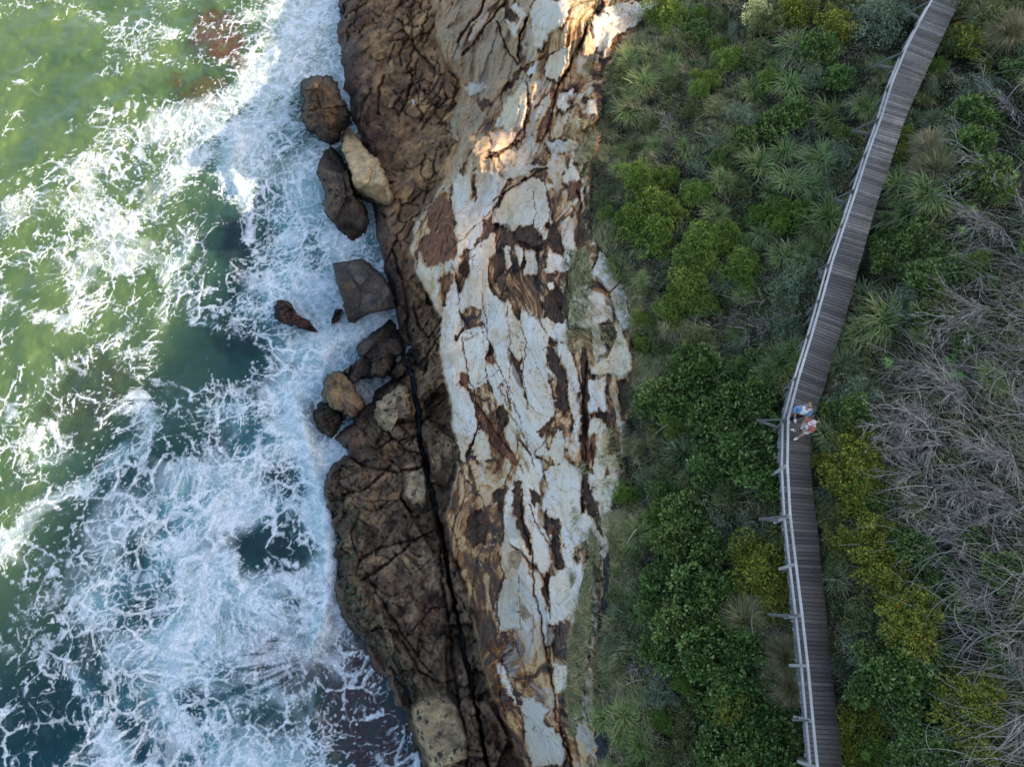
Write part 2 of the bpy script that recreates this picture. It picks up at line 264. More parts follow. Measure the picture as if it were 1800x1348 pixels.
class NT:
    """short hand for material nodes"""
    def __init__(s, name):
        s.m = bpy.data.materials.new(name); s.m.use_nodes = True; s.t = s.m.node_tree; s.t.nodes.clear()
        s.out = s.t.nodes.new("ShaderNodeOutputMaterial"); s.b = s.t.nodes.new("ShaderNodeBsdfPrincipled")
        s.t.links.new(s.b.outputs[0], s.out.inputs[0]); s.b.inputs['Roughness'].default_value = .85
        s.b.inputs['Specular IOR Level'].default_value = .25
    def n(s, typ, **k):
        x = s.t.nodes.new(typ)
        for a, b in k.items(): setattr(x, a, b)
        return x
    def set(s, inp, v):
        if isinstance(v, bpy.types.NodeSocket): s.t.links.new(v, inp)
        elif v is not None:
            try: inp.default_value = v
            except Exception: inp.default_value = (*v, 1.0) if len(v) == 3 else v
    def attr(s, name, out='Fac'):
        x = s.n("ShaderNodeAttribute"); x.attribute_name = name; return x.outputs[out]
    def obj(s): return s.n("ShaderNodeTexCoord").outputs['Object']
    def math(s, op, a, b=None, c=None, clamp=False):
        x = s.n("ShaderNodeMath", operation=op, use_clamp=clamp); s.set(x.inputs[0], a)
        if b is not None: s.set(x.inputs[1], b)
        if c is not None: s.set(x.inputs[2], c)
        return x.outputs[0]
    def vmath(s, op, a, b=None, sc=None):
        x = s.n("ShaderNodeVectorMath", operation=op); s.set(x.inputs[0], a)
        if b is not None: s.set(x.inputs[1], b)
        if sc is not None: s.set(x.inputs['Scale'], sc)
        return x.outputs[0]
    def noise(s, vec, scale, detail=4, rough=.55, dist=0, out='Fac'):
        x = s.n("ShaderNodeTexNoise"); s.set(x.inputs['Vector'], vec); x.inputs['Scale'].default_value = scale
        x.inputs['Detail'].default_value = detail; x.inputs['Roughness'].default_value = rough; x.inputs['Distortion'].default_value = dist
        return x.outputs[out]
    def voro(s, vec, scale, feat='F1', out='Distance', dim='3D', rand=1.0):
        x = s.n("ShaderNodeTexVoronoi", feature=feat, voronoi_dimensions=dim); s.set(x.inputs['Vector'], vec); x.inputs['Scale'].default_value = scale
        x.inputs['Randomness'].default_value = rand
        return x.outputs[out]
    def ramp(s, f, *st, interp='LINEAR'):
        x = s.n("ShaderNodeValToRGB"); x.color_ramp.interpolation = interp; e = x.color_ramp.elements
        while len(e) < len(st): e.new(0.5)
        for i, (p, c) in enumerate(st): e[i].position = p; e[i].color = (c, c, c, 1) if isinstance(c, (int, float)) else (*c, 1)
        s.set(x.inputs[0], f); return x.outputs[0]
    def mix(s, f, a, b, mode='MIX'):
        x = s.n("ShaderNodeMix", data_type='RGBA', blend_type=mode); s.set(x.inputs[0], f); s.set(x.inputs[6], a); s.set(x.inputs[7], b)
        return x.outputs[2]
    def maprange(s, v, a, b, c=0, d=1, smooth=True):
        x = s.n("ShaderNodeMapRange"); x.interpolation_type = 'SMOOTHSTEP' if smooth else 'LINEAR'
        s.set(x.inputs[0], v); s.set(x.inputs[1], a); s.set(x.inputs[2], b); s.set(x.inputs[3], c); s.set(x.inputs[4], d); return x.outputs[0]
    def bump(s, h, strength=.5, dist=.05, normal=None):
        x = s.n("ShaderNodeBump"); s.set(x.inputs['Height'], h); x.inputs['Strength'].default_value = strength; x.inputs['Distance'].default_value = dist
        if normal is not None: s.set(x.inputs['Normal'], normal)
        s.t.links.new(x.outputs[0], s.b.inputs['Normal']); return x.outputs[0]
    def col(s, c): s.set(s.b.inputs['Base Color'], c)
    def rough(s, c): s.set(s.b.inputs['Roughness'], c)

# ------------------------------------------------------------------ rock materials
def mat_shelf(name="wet brown rock"):
    m = NT(name); P = m.obj()
    base = m.attr('base', 'Color')
    n1 = m.noise(P, 1.3, 6, .6); n2 = m.noise(P, 6, 6, .65); n3 = m.noise(P, 26, 4, .6)
    c = m.mix(m.maprange(n1, .35, .7), m.mix(1, base, (.60, .56, .57), 'MULTIPLY'), m.mix(1, base, (1.5, 1.28, 1.0), 'MULTIPLY'))
    c = m.mix(m.maprange(n2, .55, .72), c, m.mix(1, c, (.45, .45, .50), 'MULTIPLY'))
    c = m.mix(m.maprange(n2, .40, .22, 0, .6), c, m.mix(1, c, (1.7, 1.5, 1.25), 'MULTIPLY'))
    pits = m.voro(m.vmath('ADD', P, m.vmath('SCALE', m.noise(P, 3, 2, .5, 0, 'Color'), None, .3)), 5.5)
    pm = m.math('MULTIPLY', m.maprange(pits, .30, .20), m.maprange(m.noise(P, .8, 2), .46, .56))
    c = m.mix(m.math('MULTIPLY', pm, .6), c, m.mix(1, c, (.3, .3, .32), 'MULTIPLY'))
    alg = m.math('MULTIPLY', m.attr('moss'), m.maprange(m.noise(P, 4, 5, .7), .5, .6))
    c = m.mix(alg, c, (.025, .07, .02))
    cr = m.attr('crack')
    c = m.mix(cr, c, m.mix(1, c, (.45, .42, .40), 'MULTIPLY'))
    m.col(c)
    m.rough(m.maprange(n2, .3, .7, .55, .9))
    h = m.math('ADD', m.math('MULTIPLY', n2, .8), m.math('MULTIPLY', n3, .35)); h = m.math('SUBTRACT', h, m.math('MULTIPLY', pm, .5))
    m.bump(h, .9, .16)
    return m.m
def mat_sand():
    m = NT("banded sandstone"); P = m.obj(); Fl = m.attr('flow', 'Vector')
    base = m.attr('base', 'Color'); st = m.attr('stain'); dk = m.attr('dark'); dkc = m.attr('darkcol', 'Color')
    w = m.noise(Fl, .8, 4, .6, 0, 'Color'); w = m.vmath('SCALE', m.vmath('SUBTRACT', w, (.5, .5, .5)), None, 1.1)
    Fw = m.vmath('ADD', Fl, w)
    a = m.noise(Fw, 1.15, 9, .60, .7)                     # the big iron patches
    b = m.noise(m.vmath('ADD', Fl, m.vmath('SCALE', w, None, .5)), 5, 6, .62)
    s = m.math('ADD', m.math('MULTIPLY', m.math('SUBTRACT', a, .5), 1.55), m.math('MULTIPLY', m.math('SUBTRACT', b, .5), .45))
    s = m.math('ADD', s, st)
    # pale rock with faint iron rings
    fine = m.noise(P, 9, 5, .6); med = m.noise(Fw, .7, 3)
    pale = m.mix(m.maprange(med, .40, .64), base, m.mix(1, base, (1.0, .90, .76), 'MULTIPLY'))
    pale = m.mix(m.maprange(m.noise(Fw, 1.1, 4, .6), .52, .68, 0, .7), pale, m.mix(1, pale, (.70, .72, .78), 'MULTIPLY'))
    pale = m.mix(m.maprange(fine, .35, .7), m.mix(1, pale, (.86, .86, .87), 'MULTIPLY'), pale)
    ph = m.math('MULTIPLY', m.math('ADD', m.math('MULTIPLY', m.noise(Fw, .55, 2, .4, 1.2), 9.0), m.math('MULTIPLY', b, .5)), 6.283)
    band = m.math('MULTIPLY', m.maprange(m.math('SINE', ph), .55, 1.0), m.attr('bands'))
    pale = m.mix(m.math('MULTIPLY', band, .75), pale, m.mix(1, pale, (.66, .42, .24), 'MULTIPLY'))
    vn = m.math('ABSOLUTE', m.math('SUBTRACT', m.noise(Fw, .9, 4, .5, .8), .5)); vn2 = m.math('ABSOLUTE', m.math('SUBTRACT', m.noise(Fl, 1.7, 3, .5, .5), .5))
    pale = m.mix(m.math('MULTIPLY', m.maprange(vn, .030, .004), .55), pale, (.50, .31, .15)); pale = m.mix(m.math('MULTIPLY', m.maprange(vn2, .010, .002), m.maprange(a, .42, .55, 0, .85)), pale, (.16, .075, .035))
    c = m.mix(m.maprange(s, .30, .47), pale, (.50, .31, .145))
    c = m.mix(m.maprange(s, .45, .54), c, (.27, .125, .050))
    c = m.mix(m.maprange(s, .53, .64), c, (.095, .052, .033))
    c = m.mix(m.maprange(s, .72, .86), c, (.038, .029, .026))
    # a pale skin left inside the crust
    c = m.mix(m.math('MULTIPLY', m.maprange(m.noise(Fw, 4.2, 4, .6), .60, .68), m.maprange(s, .5, .6)), c, (.42, .30, .19))
    de = m.math('ADD', dk, m.math('MULTIPLY', m.math('SUBTRACT', m.noise(Fw, 2.6, 8, .68), .5), 1.5))
    halo = m.maprange(de, .22, .42)
    c = m.mix(m.math('MULTIPLY', halo, .8), c, m.mix(1, c, (.72, .46, .26), 'MULTIPLY'))
    dc = m.mix(m.maprange(b, .35, .65), m.mix(1, dkc, (.7, .7, .75), 'MULTIPLY'), m.mix(1, dkc, (2.3, 1.7, 1.25), 'MULTIPLY')); dc = m.mix(m.maprange(m.noise(P, 2.2, 6, .7), .56, .66, 0, .8), dc, (.20, .105, .050))
    c = m.mix(m.maprange(de, .42, .56), c, dc)
    pit = m.voro(P, 4.2); pm = m.math('MULTIPLY', m.maprange(pit, .17, .10), m.maprange(m.noise(P, .7, 2), .50, .58))
    c = m.mix(m.math('MULTIPLY', pm, .85), c, (.06, .045, .04))
    cr = m.attr('crack')
    c = m.mix(m.maprange(cr, .1, .5, 0, .8), c, m.mix(1, c, (.62, .38, .22), 'MULTIPLY'))
    c = m.mix(m.maprange(cr, .35, .75, 0, .95), c, (.045, .032, .026))
    moss = m.math('MULTIPLY', m.attr('moss'), m.maprange(m.noise(P, 5, 5, .7), .42, .56))
    c = m.mix(moss, c, (.06, .075, .035))
    m.col(c); m.rough(.86)
    h = m.math('ADD', m.math('MULTIPLY', m.math('MINIMUM', m.math('MAXIMUM', s, 0), 1), -.8), m.math('MULTIPLY', fine, .22))
    h = m.math('SUBTRACT', h, m.math('MULTIPLY', m.maprange(de, .4, .6), .6)); h = m.math('SUBTRACT', h, m.math('MULTIPLY', pm, .5))
    m.bump(h, .65, .10)
    return m.m
def mat_soil():
    m = NT("hillside soil and litter"); P = m.obj()
    n = m.noise(P, 1.5, 6, .65); f = m.noise(P, 14, 5, .7)
    c = m.mix(m.maprange(f, .35, .65), (.014, .012, .009), (.060, .048, .034))
    c = m.mix(m.maprange(n, .42, .6), c, m.mix(m.maprange(f, .4, .6), (.022, .035, .014), (.055, .070, .030)))
    c = m.mix(m.attr('wet'), c, m.mix(m.maprange(f, .4, .6), (.018, .020, .024), (.040, .042, .046)))
    m.col(c); m.rough(m.maprange(m.attr('wet'), 0, 1, .95, .55)); m.bump(f, .8, .1)
    return m.m

# ------------------------------------------------------------------ the land: one sheet of real heights, cut into its three kinds of ground
def spread(lo, hi, mid0, mid1, fine, step, big):
    a = np.arange(mid0, mid1, fine); b = np.arange(mid1, hi, step); c = np.arange(mid0 - step, lo, -step)[::-1]
    e0 = lo - np.cumsum(np.linspace(step, big, 12))[::-1]; e1 = hi + np.cumsum(np.linspace(step, big, 14))
    return np.concatenate([e0, c, a, b, e1])
def flow_of(x, y):
    pv = np.array([-300, 0, 150, 300, 500, 700, 900, 1100, 1348, 1700.]); pu = np.array([1230, 1030, 950, 880, 850, 880, 915, 950, 990, 1060.])
    pw = world_at(pu, pv, 7.0); o = np.argsort(pw[:, 1])
    return x - np.interp(y, pw[o, 1], pw[o, 0]), y
def swirl_coords(x, y, n=90, seed=3, box=(-42, 2, -14, 58), Rr=(1.2, 5.5), kr=(.10, .42)):
    r = np.random.default_rng(seed)
    for i in range(n):
        cx = r.uniform(box[0], box[1]); cy = r.uniform(box[2], box[3]); R = r.uniform(*Rr); k = r.uniform(*kr) * r.choice([-1, 1])
        m = (np.abs(x - cx) < 2.2 * R) & (np.abs(y - cy) < 2.2 * R)
        if not m.any(): continue
        dx = x[m] - cx; dy = y[m] - cy; a = k * np.exp(-(dx * dx + dy * dy) / (R * R * .7))
        c, s = np.cos(a), np.sin(a); x = x.copy(); y = y.copy()
        x[m] = cx + dx * c - dy * s; y[m] = cy + dx * s + dy * c
    return x, y
def land(u, v, full=False):
    """height of the land at photograph positions u, v (and the masks painted on it)"""
    A = at(cA, v); B = at(cB, v); Cc = at(cC, v)
    jag = (fbm(u / 22, v / 22, 4, 5) - .5) * (26 + 26 * sst(v, 640, 760) * (1 - sst(u, 700, 760)))
    z = Zbase(u + jag * .7, v + (fbm(u / 30, v / 30, 3, 8) - .5) * 20)
    w = world_at(u, v, np.maximum(z, 0)); x, y = w[..., 0], w[..., 1]
    brown = sst(u, A - 4, A + 6) * (1 - sst(u + jag * .5, B - 6, B + 3)); hill = sst(u + jag * .8, Cc - 4, Cc + 8); sand = sst(u + jag * .5, B - 4, B + 4) * (1 - hill)
    up = 1 - sst(v, 420, 640)
    # blocky joints in the brown shelf
    wx = x + (fbm(x * .7, y * .7, 3, 21) - .5) * 1.3; wy = y + (fbm(x * .7, y * .7, 3, 22) - .5) * 1.3
    ca_, sa_ = math.cos(.45), math.sin(.45)
    f1, f2, cid, cx, cy = voro((wx * ca_ + wy * sa_) * 1.15, (wy * ca_ - wx * sa_) * .85, 3)
    g1, g2, gid, gx, gy = voro((x * .83 + y * .55) * .42, (y * .83 - x * .55) * .34, 31)
    h1, h2, hid, hx, hy = voro(wx * 2.6, wy * 2.1, 77)
    e1 = np.exp(-((f2 - f1) / .085) ** 2); e2 = np.exp(-((g2 - g1) / .022) ** 2) * sst(fbm(x * .6, y * .6, 2, 44), .35, .55); e3 = np.exp(-((h2 - h1) / .10) ** 2)
    amp = sst(fbm(x * .30, y * .30, 3, 40), .44, .60) * (.55 + .45 * sst(fbm(x * 1.1, y * 1.1, 2, 41), .35, .6))
    small = sst(fbm(x * .35, y * .35, 2, 43), .42, .58)
    br = (.30 * (cid - .5) * amp + .10 * (1 - np.clip(f1, 0, 1) ** 2) * amp - e1 * (.22 + .14 * up) * amp) * (.55 + .45 * up) + .16 * (1 - np.clip(f1 * 1.4, 0, 1) ** 2) * amp * up
    br = br + (1 - up) * (1.6 * (gid - .5) + .8 * gx * (gid - .3) + .7 * gy * (gid - .6) - .22 * e2) + up * (.35 * (gid - .5))
    br = br + small * (.10 * (hid - .5) - .10 * e3) + (.55 * hx * (hid - .5) + .45 * hy * (gid - .5)) * (1 - up * .75) + .7 * cx * (cid - .4) * (1 - up * .5) + .55 * cy * (cid - .6) * (1 - up * .6)
    k1, k2, kid, kx, ky = voro(wx * 5.2, wy * 4.4, 79); br = br + (.45 * kx * (kid - .5) / 2 + .35 * ky * (kid - .4) / 2) * (1 - up * .6)
    br = br + (fbm(x * 1.6, y * 1.6, 5, 50, .62) - .5) * (.85 - .5 * up) - .22 * np.abs(fbm(x * .9, y * .9, 4, 52, .6) - .5) * 4 * (1 - up * .5) + (fbm(x * .35, y * .35, 3, 53) - .5) * 1.0
    # ledges and scallops in the sandstone
    n, s = flow_of(x, y)
    nw = n + (fbm(n * .8, s * .35, 4, 60) - .5) * 1.3; sw = s + (fbm(n * .8, s * .5, 3, 61) - .5) * 2
    p1, p2, pid, px, py = voro(nw * .95, sw * .26, 62); q1, q2, qid, _, _ = voro(nw * 2.2, sw * .75, 63)
    pe = np.exp(-((p2 - p1) / .06) ** 2); qe = np.exp(-((q2 - q1) / .08) ** 2)
    rr = fbm(x * .5, s * .25, 3, 66)
    sd = .42 * (pid - .5) + .28 * px * (pid - .4) + .13 * (qid - .5) - .10 * pe + (fbm(nw * 1.1, sw * .45, 5, 64, .55) - .5) * .7 + (fbm(x * .28, y * .22, 3, 65) - .5) * 1.6; sd_fine = .42 * (pid - .5) + .13 * (qid - .5) - .10 * pe + (fbm(nw * 1.1, sw * .45, 5, 64, .55) - .5) * .7
    hl = (fbm(x * .45, y * .45, 4, 70) - .5) * 1.5 + (fbm(x * 1.6, y * 1.6, 3, 71) - .5) * .5
    z = z + br * brown + sd * sand + hl * hill
    cm = np.zeros(z.shape); plate = np.zeros(z.shape); pale = np.zeros(z.shape); dark = np.zeros(z.shape)
    base = np.zeros(z.shape + (3,)); dcol = np.zeros(z.shape + (3,)) + .04
    ju = u + (fbm(u / 9, v / 14, 4, 80, .6) - .5) * 13; jv = v + (fbm(u / 9, v / 14, 4, 81, .6) - .5) * 18
    if full:
        f = sst(v, 350, 900)[..., None]; t = sst(u - A, 0, 60)[..., None]
        b_up = np.array([.290, .180, .095]); b_lo = np.array([.190, .138, .092]); edge = np.array([.095, .074, .060])
        bb = b_up * (1 - f) + b_lo * f; bb = edge * (1 - t) + bb * t
        bb = bb * (.45 + 1.1 * fbm(x * .6, y * .6, 4, 90)[..., None]) * (.72 + .56 * cid[..., None]) * (.8 + .4 * hid[..., None])
        red = sst(fbm(x * .4, y * .4, 3, 91), .55, .70)[..., None] * .5; bb = bb * (1 - red) + np.array([.115, .052, .034]) * red
        sb = np.array([.64, .575, .47]) + 0 * base
        top = ((1 - sst(v, 230, 420)) * (1 - sst(u, 905, 960)))[..., None]; sb = sb * (1 - top) + np.array([.36, .27, .18]) * top
        low = (sst(v, 830, 930) * (1 - sst(u - B, 60, 150)))[..., None]; sb = sb * (1 - low) + np.array([.29, .20, .13]) * low
        mid = sst(v, 1000, 1150)[..., None] * (1 - low); sb = sb * (1 - mid) + np.array([.40, .38, .33]) * mid
        base = bb * (1 - sand[..., None]) + sb * sand[..., None]
        top = top[..., 0]; low = low[..., 0]; mid = mid[..., 0]
        stain = .42 - .30 * top + .10 * low - .18 * mid + .14 * ((1 - sst(np.abs(u - 930), 60, 130)) * (1 - sst(np.abs(v - 480), 70, 160)))
        stain = stain + .10 * ((1 - sst(np.abs(u - 850), 20, 60)) * (1 - sst(np.abs(v - 640), 60, 150)))
        bands = .35 + .5 * top + .5 * low + .3 * mid
    # unnamed slabs: long pale plates parted by thin rusty joints
    t1, t2, tid, tx, ty = voro((n + (fbm(n * .5, s * .3, 3, 141) - .5) * 1.8) * .62, (s + (fbm(n * .5, s * .3, 3, 142) - .5) * 3) * .21, 143)
    tw = .02 + .26 * sst(fbm(n * .7, s * .4, 4, 144), .42, .66); tm = sst(tid + .18 * (fbm(x * .4, y * .3, 2, 145) - .5) - .30 * np.exp(-((u - 945) / 70) ** 2 - ((v - 470) / 110) ** 2) - .22 * np.exp(-((u - 845) / 26) ** 2 - ((v - 640) / 130) ** 2), .42, .48) * sst(t2 - t1, tw, tw + .05) * sst(v, 230, 330) * (1 - .75 * sst(v, 1050, 1150)) * (1 - sst(v, 820, 900) * (1 - sst(u - B, 50, 90)))
    plate = np.maximum(plate, tm)
    if full:
        tr = np.exp(-((t2 - t1) / .035) ** 2) * sst(v, 230, 330)
        wc = (np.array([.665, .60, .50]) * (.86 + .28 * tid[..., None])); base = base * (1 - tm[..., None] * sand[..., None] * .85) + wc * tm[..., None] * sand[..., None] * .85
        stain = (stain + .05 * sand) * (1 - .9 * tm) - .10 * tm + .30 * tr * (1 - tm); bands = bands * (1 - .6 * tm)
    for pts, k, ci in PLATES:
        def fn(m, pts=pts, k=k, ci=ci):
            d = poly_sd(ju[m], jv[m], pts); a = sst(d, -3, 3) * k
            plate[m] = np.maximum(plate[m], sst(d, -1.5, 1.5))
            if full:
                base[m] = base[m] * (1 - a[:, None]) + np.array(PLATE_COL[ci]) * a[:, None]; stain[m] = stain[m] * (1 - a) + (-.14) * a + .42 * np.exp(-((d + 1.5) / 2.6) ** 2) * sst(fbm(u[m] / 16, v[m] / 22, 2, 99), .42, .6); bands[m] = bands[m] * (1 - a * .75)
        masked(u, v, pts, 12, fn)
    for pts, k, ci in DARKS:
        k = k * (.62 if ci in (1, 3, 4) else .86 if ci == 2 else .93)
        def fn(m, pts=pts, k=k, ci=ci):
            d = poly_sd(ju[m], jv[m], pts); a = sst(d, -9, 8) * k
            if full:
                dark[m] = np.maximum(dark[m], a); c = (d > -8)[:, None]; dcol[m] = np.where(c, np.array(DARK_COL[ci]), dcol[m])
            else: dark[m] = np.maximum(dark[m], a)
        masked(u, v, pts, 16, fn)
    z = z + sand * (plate * (.16 - .72 * sd_fine) - sst(dark, .45, .6) * .14)
    ku = u + (fbm(u / 12, v / 12, 4, 83) - .5) * 8 + (fbm(u / 60, v / 50, 2, 85) - .5) * 8; kv = v + (fbm(u / 12, v / 12, 4, 84) - .5) * 7
    for pts, wd, dp in CRACKS:
        def fn(m, pts=pts, wd=wd, dp=dp):
            d = seg_dist(ku[m], kv[m], pts); g = np.exp(-(d / wd) ** 4 if wd > 3 else -(d / wd) ** 2)
            z[m] = z[m] - dp * g; cm[m] = np.maximum(cm[m], g * (1.0 if wd > 3 else .75))
        masked(u, v, pts, 3 * wd + 8, fn)
    if not full: return z
    cm = np.maximum(cm * (hill < .5), brown * np.maximum(e1 * .8 * amp, e2 * .7 * (1 - up)) )
    moss = np.exp(-((u - A - 25) / 28) ** 2) * sst(v, 820, 900) * brown * 1.0
    mt = np.maximum(sst(u - Cc, -26, -2), 0) * sand * sst(fbm(u / 20, v / 20, 2, 95), .4, .6)
    tongue = sst(poly_sd(ju, jv, c2(740,100, 850,130, 870,240, 860,340, 840,440, 780,490, 770,560, 740,520, 735,400, 725,250)), -4, 6)
    strip_ = sst(poly_sd(ju, jv, STRIP), -6, 2); moss = np.maximum(moss, np.maximum(np.maximum(mt * .8, tongue * sand), strip_ * sand * 1.6))
    fs, ft = swirl_coords(n, s * .5, 70, 12, (-6, 6, -8, 24), (.5, 2.6), (.3, 1.3)); flow = np.stack([fs, ft, z * 0], -1)
    wet = sst(poly_sd(u, v, c3(790,200, 850,260, 860,560, 830,660, 790,720, 765,870, 760,760, 790,660, 775,520, 810,430, 820,330)), -5, 3)
    wet = np.maximum(wet, sst(poly_sd(u, v, c3(725,1010, 750,1090, 780,1130, 860,1200, 840,1290, 780,1348, 690,1348, 700,1200, 700,1150, 735,1100)), -5, 3))
    return z, brown, sand, hill, dict(base=base, stain=stain, dark=dark, dcol=dcol, crack=cm, moss=moss, bands=bands, flow=flow, wet=wet)

STRIP = c3(770,200, 820,290, 810,420, 770,450, 770,520, 815,560, 800,660, 770,780, 760,870, 730,960, 735,1080, 690,1200, 665,1190, 668,960, 660,820, 690,680, 715,560, 720,480, 745,400, 765,320)
def build_land():
    us = spread(440, 1900, 560, 1180, 2.0, 6.0, 70); vs = spread(-60, 1400, -60, 1400, 2.2, 6, 60)
    U, V = np.meshgrid(us, vs); z, brown, sand, hill, at_ = land(U, V, True)
    P = world_at(U, V, z)
    nv, nu = U.shape; idx = np.arange(nu * nv).reshape(nv, nu)
    q = np.stack([idx[1:, :-1], idx[1:, 1:], idx[:-1, 1:], idx[:-1, :-1]], -1).reshape(-1, 4)
    bq = brown[:-1, :-1].ravel(); hq = hill[:-1, :-1].ravel(); sq = sand[:-1, :-1].ravel()
    kind = np.where(hq > .5, 2, np.where((sq > .5), 1, 0))
    out = []
    for k, nm, mt, lb, keys in ((0, "rock_platform", mat_shelf(), "jointed brown wave-cut rock platform between the surf and the white sandstone", ('base', 'crack', 'moss')),
                          (1, "sandstone_ground", mat_sand(), "white and rust streaked sandstone slope between brown platform and scrub", ('base', 'stain', 'dark', 'dcol', 'crack', 'moss', 'bands', 'flow')),
                          (2, "hillside_ground", mat_soil(), "dark soil of the scrub covered slope on both sides of the boardwalk", ('wet',))):
        f = q[kind == k]; use, inv = np.unique(f.ravel(), return_inverse=True)
        at2 = {}
        for a in keys:
            v = at_[a].reshape(nu * nv, -1)[use]
            if a in ('base', 'dcol'): v = np.concatenate([v, np.ones((len(v), 1))], 1)
            elif v.shape[1] == 1: v = v[:, 0]
            at2['darkcol' if a == 'dcol' else a] = v
        o = np_mesh(nm, P.reshape(-1, 3)[use], inv.reshape(-1, 4), mt, True, at2)
        tag(o, lb, "ground", kind='structure'); out.append(o)
    return out
rock_platform, sandstone, hillside = build_land()

# the hill beyond, rising to the ridge that keeps the cove in its shade
EDGE_U = [(-450,760),(-200,680),(0,580),(60,552),(130,505),(200,480),(300,468),(400,440),(430,425),(480,385),(560,335),(650,275),(740,215),(830,140),(920,70),(1000,0),(1100,-110),(1250,-300)]
ex = world_at(np.array([p[1] for p in EDGE_U], float), np.array([p[0] for p in EDGE_U], float), 0.0); _o = np.argsort(ex[:, 1])
def shade_edge_x(y): return np.interp(y, ex[_o, 1], ex[_o, 0])
def build_hill():
    m = NT("far hill scrub"); P = m.obj(); m.col(m.mix(m.maprange(m.noise(P, 1.2, 6, .7), .4, .6), (.02, .03, .014), (.07, .085, .035))); m.bump(m.noise(P, 2, 5), .8, .5)
    RX = 62.0; ys = np.arange(-70, 150, .5); ts = np.linspace(0, 1.6, 40)
    zr = (RX - shade_edge_x(ys)) * SUN_TAN + (fbm(ys * .5, ys * 0, 4, 7) - .5) * 1.3 * np.clip((ys - 25) / 10, .45, 1.5)
    Y, T = np.meshgrid(ys, ts); x0 = 24 + np.clip(Y, 0, 90) * .16
    X = x0 + (RX - x0) * T; z0 = 16.0 + 0 * Y
    Z = np.where(T <= 1, z0 + (zr[None, :] - z0) * (T ** 1.15), zr[None, :] - (T - 1) * 26) - 2.4 * (1 - sst(T, 0, .12))
    Z = Z + (fbm(X * .4, Y * .4, 4, 9) - .5) * 1.6 * sst(T, 0, .2) * (1 - sst(T, .8, .97))
    i = np.arange(X.size).reshape(X.shape); q = np.stack([i[:-1, :-1], i[:-1, 1:], i[1:, 1:], i[1:, :-1]], -1).reshape(-1, 4)
    tag(np_mesh("hill", np.stack([X, Y, Z], -1), q[:, ::-1], m.m, True), "scrub covered hill rising inland behind the boardwalk", "hill", kind='structure')
build_hill()

# ------------------------------------------------------------------ the sea
FOAM_V = np.arange(0, 1351, 75.0); FOAM_U = np.arange(0, 676, 75.0)
FOAM = np.array([
 [-.1,-.1,.05,.20,.28,.20,.40,1.,.72,.75],[-.1,-.1,.02,.28,.22,.16,.55,1.,.80,.8],[-.1,-.1,.02,.24,.22,.14,.65,.92,.80,.78],[-.1,-.05,.08,.34,.40,.75,.95,.76,.78,.78],
 [.18,.22,.4,.52,.5,.65,.90,.68,.8,.8],[.26,.1,.5,.50,.40,.24,.55,.80,.88,.9],[.13,.28,.48,.42,.42,.25,.55,.62,.85,.85],[.12,.10,.3,.2,.25,.46,.62,.8,.82,.8],
 [.25,.28,.33,.38,.36,.40,.58,.85,.95,.9],[.32,.22,.28,.32,.45,.42,.6,.85,.92,.9],[.28,.24,.36,.45,.35,.62,.7,.82,.95,.9],[.2,.36,.32,.32,.66,.74,.70,.8,.97,.9],
 [.38,.28,.48,.62,.68,.8,.75,.72,.95,.9],[.48,.62,.66,.68,.76,.86,.55,.62,.98,.8],[.35,.5,.6,.68,.82,.82,.68,.72,1.,.7],[.4,.5,.52,.62,.76,.76,.66,.62,.8,.30],
 [.12,.2,.5,.72,.8,.74,.58,.40,.48,.36],[.06,.12,.3,.66,.74,.76,.74,.66,.46,.38],[.12,.26,.42,.7,.74,.76,.78,.72,.36,.36]])
def bil(gx, gy, G, x, y):
    x = np.clip((x - gx[0]) / (gx[1] - gx[0]), 0, len(gx) - 1.001); y = np.clip((y - gy[0]) / (gy[1] - gy[0]), 0, len(gy) - 1.001)
    i = x.astype(int); j = y.astype(int); a = x - i; b = y - j; a = a * a * (3 - 2 * a); b = b * b * (3 - 2 * b)
    return (G[j, i] * (1 - a) + G[j, i + 1] * a) * (1 - b) + (G[j + 1, i] * (1 - a) + G[j + 1, i + 1] * a) * b
REEFS = [(390,70,62,62,0,.95,0),(350,160,65,32,.2,.8,1),(345,-60,60,50,0,.9,0),(415,420,42,62,.3,.85,2),(150,700,75,110,.3,.55,3),(440,500,40,40,0,.6,2),(475,965,70,42,0,.6,2),(490,1165,75,60,.4,.85,4),(235,668,60,50,0,.35,3),
         (590,1080,40,80,0,.9,4),(620,1180,80,100,-.5,1.,4),(650,1290,85,110,-.3,1.,4),(500,840,50,50,0,.3,2),(420,600,50,40,0,.5,2),(735,1400,110,90,0,1,4),(560,1290,60,60,0,.7,4),(548,175,42,56,0,.9,4),(575,735,36,50,0,.9,4),(640,690,50,40,0,.8,2),(390,960,40,40,0,.35,2),(40,1250,110,90,0,.5,5)]
REEF_C = [(.085,.036,.022),(.085,.055,.020),(.014,.020,.026),(.060,.052,.030),(.042,.026,.030),(.010,.040,.046)]
